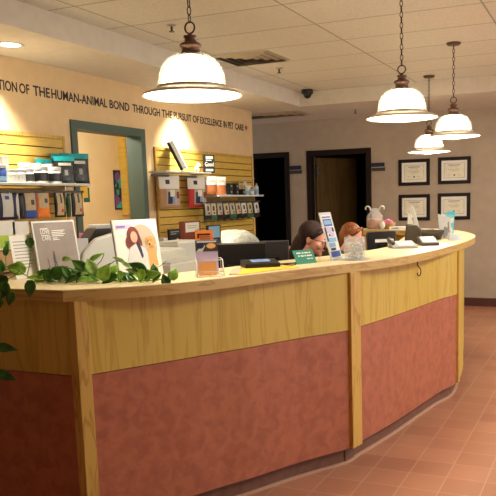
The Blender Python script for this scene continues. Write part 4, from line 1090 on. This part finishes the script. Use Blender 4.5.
LV = [(14.5, 268, 19, 15, 160, 'leaf_l', .75), (30, 244, 11, 9, 270, 'leaf_d', .9), (6.5, 248, 13, 6, 80, 'leaf_d', .8), (33, 277, 15, 8, 170, 'leaf_l', .5), (48, 281, 15, 9, 20, 'leaf_y', .5),
      (60, 271, 17, 14, 40, 'leaf_d', .7), (39, 283, 17, 8, 190, 'leaf_l', .5), (68, 259, 10, 6, 0, 'leaf_v', .7), (78, 264, 16, 11, 140, 'leaf_d', .7), (79, 270, 17, 9, 165, 'leaf_v', .7), (90, 265, 18, 13, 115, 'leaf_v', .8),
      (97, 256, 15, 6, 35, 'leaf_l', .6), (105, 271, 17, 15, 60, 'leaf_l', .8), (108, 281, 17, 11, 200, 'leaf_d', .6), (86, 279, 16, 8, 10, 'leaf_l', .5), (65, 270, 13, 10, 120, 'leaf_d', .6), (76, 277, 15, 9, 30, 'leaf_d', .5), (95, 276, 15, 9, 150, 'leaf_d', .5),
      (118, 259, 13, 5, 150, 'leaf_v', .6), (136, 266, 18, 10, 155, 'leaf_d', .8), (131, 270, 17, 7, 160, 'leaf_v', .7), (141, 277, 13, 9, 260, 'leaf_l', .7), (154, 268, 12, 8, 100, 'leaf_d', .7), (154, 274, 13, 10, 20, 'leaf_l', .7), (165, 279, 12, 10, 110, 'leaf_d', .7),
      (174, 273, 13, 11, 70, 'leaf_l', .8), (122, 275, 15, 11, 30, 'leaf_d', .6), (124, 263, 12, 5, 140, 'leaf_v', .6), (115, 268, 12, 8, 60, 'leaf_l', .6), (56, 282, 14, 9, 340, 'leaf_d', .5), (70, 283, 14, 9, 200, 'leaf_d', .5), (147, 281, 12, 8, 190, 'leaf_l', .5), (130, 281, 13, 8, 20, 'leaf_d', .5), (48, 274, 12, 9, 80, 'leaf_d', .6), (1, 265, 12, 9, 90, 'leaf_d', .7), (118, 281, 13, 9, 330, 'leaf_l', .5), (99, 283, 13, 8, 10, 'leaf_l', .5)]
for x, y, w, h, a, m, f_ in LV: leafpx(x, y, w, h, a, m, f_, dd=random.uniform(-.05, .05))
for k in range(60):
    x = random.uniform(40, 160); leafpx(x, 283 - abs(random.gauss(0, 6)), random.uniform(9, 14), random.uniform(6, 9), random.uniform(0, 360), random.choice(['leaf_d', 'leaf_d', 'leaf_l', 'leaf_v']), random.uniform(.3, .8), dd=random.uniform(0, .14))
for x, y, w, h, a, m in ((30, 290, 17, 11, 265, 'leaf_d'), (3, 292, 18, 13, 250, 'leaf_d'), (0, 282, 16, 12, 200, 'leaf_d'), (10, 300, 14, 9, 250, 'leaf_d'), (-3, 305, 16, 12, 270, 'leaf_d'), (7, 348, 20, 10, 355, 'leaf_d'), (6, 376, 20, 11, 345, 'leaf_d'), (-6, 330, 16, 12, 280, 'leaf_d'), (-4, 362, 16, 10, 300, 'leaf_d')):
    leafpx(x, y, w, h, a, m, .8, over=True)  # dark green carries the shade on the lower hanging leaves
for k, mb in fol.items():
    mb.build('foliage', k, pl, smooth=True, solid=.0008)
sm = MB(); oo = Vector(pl.location)
def stempx(pts, r=.0025, over=False):
    P_ = []
    for x, y in pts:
        ref = atz(x, 284, ZT); dist = math.hypot(ref.x, ref.y) + .05
        if over and y > 287: ref = atz(x, 292, ZT - .04); dist = math.hypot(ref.x, ref.y) - .03
        rv = ray(x, y); p = C0 + rv * (dist / math.hypot(rv.x, rv.y) if not (over and y > 287) else 2.295 / rv.y)
        if y < 287 and p.z < ZT + .008: p.z = ZT + .008
        P_.append(p - oo)
    sm.tube(crom(P_, 5), r, 6)
stempx([(-12, 284), (0, 282), (14, 276), (20, 270)]); stempx([(-10, 278), (12, 268), (27, 276), (45, 282), (62, 281), (80, 280), (98, 279), (118, 281), (140, 281), (158, 280), (173, 276)])
stempx([(60, 281), (72, 272), (88, 270), (100, 262), (104, 254)], .002); stempx([(98, 279), (108, 266), (118, 260), (126, 263), (136, 267)], .002); stempx([(141, 281), (150, 270), (160, 266), (166, 261)], .0015)
stempx([(6, 270), (6, 256), (7, 246)], .002); stempx([(27, 276), (30, 262), (30, 248)], .002); stempx([(0, 283), (1, 290), (-2, 305), (-5, 325), (-4, 345), (-5, 365), (-3, 376)], .0025, True)
sm.build('stems', 'stem', pl, smooth=True)

# ================================================================ PEOPLE
def vox(mb, name, m, parent, size=.006, sm=4):
    o = mb.build(name, m, parent, smooth=True)
    q = o.modifiers.new('r', 'REMESH'); q.mode = 'VOXEL'; q.voxel_size = size; q.use_smooth_shade = True
    s = o.modifiers.new('s', 'SMOOTH'); s.factor = .5; s.iterations = sm
    return o
def limb(mb, pts, rs, n=14):
    P_ = [Vector(p) for p in pts]
    for i in range(len(P_) - 1):
        a, b = P_[i], P_[i + 1]; L = (b - a).length; k = max(2, int(L / .02))
        mb.tube([a.lerp(b, j / k) for j in range(k + 1)], [rs[i] + (rs[i + 1] - rs[i]) * j / k for j in range(k + 1)], n)
        mb.ball(a, rs[i], 8); mb.ball(b, rs[i + 1], 8)
def person(label, x, y, heading, crown, hairm, clothm, pitch, hairstyle, glasses):
    # local frame: facing -y; seat height .46; origin on the floor
    root = thing('person', label, 'person', (x, y, 0), math.radians(heading) + PI / 2)
    dz = crown - 1.335
    body = MB()
    hc = Vector((0, -.10, 1.215 + dz))      # head centre
    Rp = Matrix.Rotation(math.radians(pitch), 3, 'X')     # nod: face turns down
    def hp(x_, y_, z_): return hc + Rp @ Vector((x_, y_, z_))
    # skull, jaw, face
    body.ball(hp(0, .012, .025), .088, 14, (.86, 1.08, 1.02), Rp)
    body.ball(hp(0, -.028, -.02), .072, 12, (.86, .86, 1.08), Rp)
    body.ball(hp(0, -.045, -.062), .045, 12, (.98, .9, .9), Rp)
    body.ball(hp(0, -.07, -.092), .019, 8, (1.2, .9, .9), Rp)
    body.tube([hp(0, -.088, .018), hp(0, -.102, -.008), hp(0, -.114, -.026)], [.008, .010, .012], 8)
    body.ball(hp(0, -.112, -.028), .0135, 8, (1.25, 1, .8), Rp)
    for s_ in (-1, 1):
        body.ball(hp(s_ * .078, .012, -.008), .021, 8, (.35, .75, 1.3), Rp)
        body.ball(hp(s_ * .038, -.062, -.03), .026, 8, (1, .8, 1), Rp)
    # neck, torso
    limb(body, [hp(0, .012, -.06), (0, .0, 1.03 + dz)], [.048, .055])
    limb(body, [(0, .01, 1.0 + dz), (0, .03, .8 + dz * .5), (0, .04, .60)], [.1, .11, .12])
    limb(body, [(-.15, .01, .965 + dz), (.15, .01, .965 + dz)], [.055, .055])
    for s_ in (-1, 1):
        hand = Vector((s_ * .14, -.40, .80))
        limb(body, [(s_ * .165, .01, .965 + dz), (s_ * .21, -.03, .74), (s_ * .16, -.26, .79), hand], [.048, .04, .034, .024])
        limb(body, [hand, hand + Vector((0, -.06, 0))], [.026, .028])
        for k, (fx, L_) in enumerate(((-.026, .062), (-.009, .072), (.009, .068), (.026, .052))):
            a = hand + Vector((fx, -.075, 0)); limb(body, [a, a + Vector((fx * .1, -L_ * .55, .004)), a + Vector((fx * .1, -L_, -.014))], [.0085, .008, .0075], 8)
        a = hand + Vector((-s_ * .03, -.02, 0)); limb(body, [a, a + Vector((-s_ * .022, -.025, -.004)), a + Vector((-s_ * .026, -.05, -.01))], [.0105, .0095, .0085], 8)
        limb(body, [(s_ * .09, .02, .55), (s_ * .11, -.40, .53), (s_ * .11, -.38, .11)], [.085, .062, .042])
        limb(body, [(s_ * .11, -.37, .07), (s_ * .11, -.50, .04)], [.04, .032])
    vox(body, 'body', 'skin', root, .0065, 3)
    # top
    c = MB()
    limb(c, [(0, .01, .99 + dz), (0, .03, .8 + dz * .5), (0, .04, .585)], [.112, .122, .134]); limb(c, [(-.15, .01, .965 + dz), (.15, .01, .965 + dz)], [.068, .068])
    for s_ in (-1, 1): limb(c, [(s_ * .165, .01, .965 + dz), (s_ * .21, -.03, .74), (s_ * .195, -.12, .76)], [.062, .054, .05])
    vox(c, 'top', clothm, root, .009, 4)
    t = MB(); limb(t, [(-.07, .04, .565), (.07, .04, .565)], [.104, .104])
    for s_ in (-1, 1): limb(t, [(s_ * .09, .02, .555), (s_ * .11, -.40, .535), (s_ * .11, -.38, .12)], [.093, .072, .056])
    vox(t, 'trousers', 'jeans', root, .009, 4)
    for s_ in (-1, 1):
        sh = MB(); limb(sh, [(s_ * .11, -.36, .05), (s_ * .11, -.52, .042)], [.048, .04]); sh.build('shoe', 'black', root, smooth=True)
    # hair
    h = MB()
    h.ball(hp(0, .026, .034), .091, 14, (.92, 1.06, 1.0), Rp)
    h.ball(hp(0, .058, -.005), .066, 12, (1.08, .8, 1.1), Rp)
    for s_ in (-1, 1):
        limb(h, [hp(s_ * .03, -.066, .085), hp(s_ * .07, -.045, .055), hp(s_ * .08, -.012, .03)], [.016, .018, .018])
    if hairstyle == 'long':
        limb(h, [hp(0, .06, .0), hp(0, .085, -.07), (0, .075, 1.02 + dz), (0, .115, .9 + dz)], [.062, .062, .058, .03])
    else:
        limb(h, [hp(0, .07, -.01), hp(0, .075, -.06)], [.06, .04])
        limb(h, [hp(.06, -.06, .07), hp(.072, -.06, .02), hp(.07, -.05, -.03)], [.018, .015, .01])
    vox(h, 'hair', hairm, root, .006, 3)
    for s_ in (-1, 1):
        e = MB(); e.ball(hp(s_ * .03, -.086, .004), .0115, 8); e.build('eye', 'white', root, smooth=True)
        e = MB(); e.ball(hp(s_ * .03, -.094, .003), .0055, 6); e.build('pupil', 'ink', root, smooth=True)
        e = MB(); e.tube([hp(s_ * .016, -.097, .022), hp(s_ * .03, -.098, .026), hp(s_ * .046, -.09, .021)], .0028, 6); e.build('eyebrow', hairm, root, smooth=True)
    e = MB(); e.tube([hp(-.02, -.086, -.062), hp(0, -.094, -.06), hp(.02, -.086, -.062)], [.003, .005, .003], 6); e.build('lips', 'skinp', root, smooth=True)
    if glasses:
        gl = MB()
        for s_ in (-1, 1):
            gl.tube([hp(s_ * .032 + .023 * math.cos(2 * PI * k / 16), -.108, .002 + .017 * math.sin(2 * PI * k / 16)) for k in range(16)], .002, 6, closed=True)
            gl.tube([hp(s_ * .056, -.108, .006), hp(s_ * .08, -.06, .008), hp(s_ * .083, .01, .008)], .0022, 6)
        gl.tube([hp(-.009, -.109, .004), hp(.009, -.109, .004)], .002, 6)
        gl.build('glasses', 'black', root, smooth=True)
    # chair
    return root
def office_chair(label, x, y, heading):
    r = thing('office_chair', label, 'chair', (x, y, 0), math.radians(heading) + PI / 2)
    MB().box(-.23, .23, -.26, .2, .39, .445).build('seat', 'black2', r, bevel=.02)
    MB().box(-.2, .2, .2, .24, .55, .86).build('backrest', 'black2', r, bevel=.02)
    MB().tube([(0, .1, .41), (0, .27, .42), (0, .26, .7)], .015).build('back_post', 'dgrey', r); MB().tube([(0, 0, .07), (0, 0, .4)], .025).build('column', 'dgrey', r)
    b = MB()
    for k in range(5):
        t = 2 * PI * k / 5 + .3; b.tube([(0, 0, .085), (.26 * math.cos(t), .26 * math.sin(t), .06)], .018); b.ball((.26 * math.cos(t), .26 * math.sin(t), .03), .03, 6)
    b.build('star_base', 'dgrey', r, smooth=True)
person('seated person with dark brown hair and glasses looking down, in black top', -2.0, 4.66, 4, 1.345, 'hair1', 'cloth1', 16, 'long', True)
office_chair('black office chair under the dark-haired person with glasses', -2.0, 4.66, 4)
person('seated person with ginger hair, half hidden behind the candy jar', -2.27, 6.28, 6, 1.275, 'hair2', 'cloth2', 14, 'bun', False)
office_chair('black office chair under the ginger-haired person', -2.27, 6.28, 6)

# ================================================================ LIGHT
def lamp(kind, name, loc, energy, color, size=.05, rot=None, **k):
    l = bpy.data.lights.new(name, kind); l.energy = energy; l.color = color
    if kind in ('POINT', 'SPOT'): l.shadow_soft_size = size
    if kind == 'AREA': l.shape = 'RECTANGLE'; l.size, l.size_y = size
    for a, v in k.items(): setattr(l, a, v)
    o = bpy.data.objects.new(name, l); col.objects.link(o); o.location = loc
    if rot: o.rotation_euler = rot
    return o
warm = (1, .88, .70)
for k, (x, y, z, lb) in enumerate(P):
    lamp('POINT', 'pendant_bulb', (x, y, z - .09), 20, warm, .07)
for y in (4.03, 6.6):
    lamp('SPOT', 'downlight_bulb', (-4.02, y, ZS - .02), 210, (1, .91, .72), .05, rot=(0, math.radians(3), 0), spot_size=math.radians(92), spot_blend=.9)
lamp('POINT', 'side_room_bulb', (-5.1, 5.6, 2.4), 60, (1, .93, .78), .1)
# added area lamps, unseen above the right side, filling in light
for x, y, e in ((1.6, 6.0, 80), (1.6, 3.2, 70)):
    lamp('AREA', 'fill_area_lamp', (x, y, ZC - .02), e, (1, .94, .86), (1.2, .6))
w = bpy.data.worlds.new('world'); sc.world = w; w.use_nodes = True
w.node_tree.nodes['Background'].inputs[0].default_value = (.95, .93, 1, 1)
w.node_tree.nodes['Background'].inputs[1].default_value = 1.1

vs = sc.view_settings
vs.view_transform = 'Standard'; vs.look = 'None'; vs.exposure = 0.2; vs.gamma = 1; vs.use_curve_mapping = False
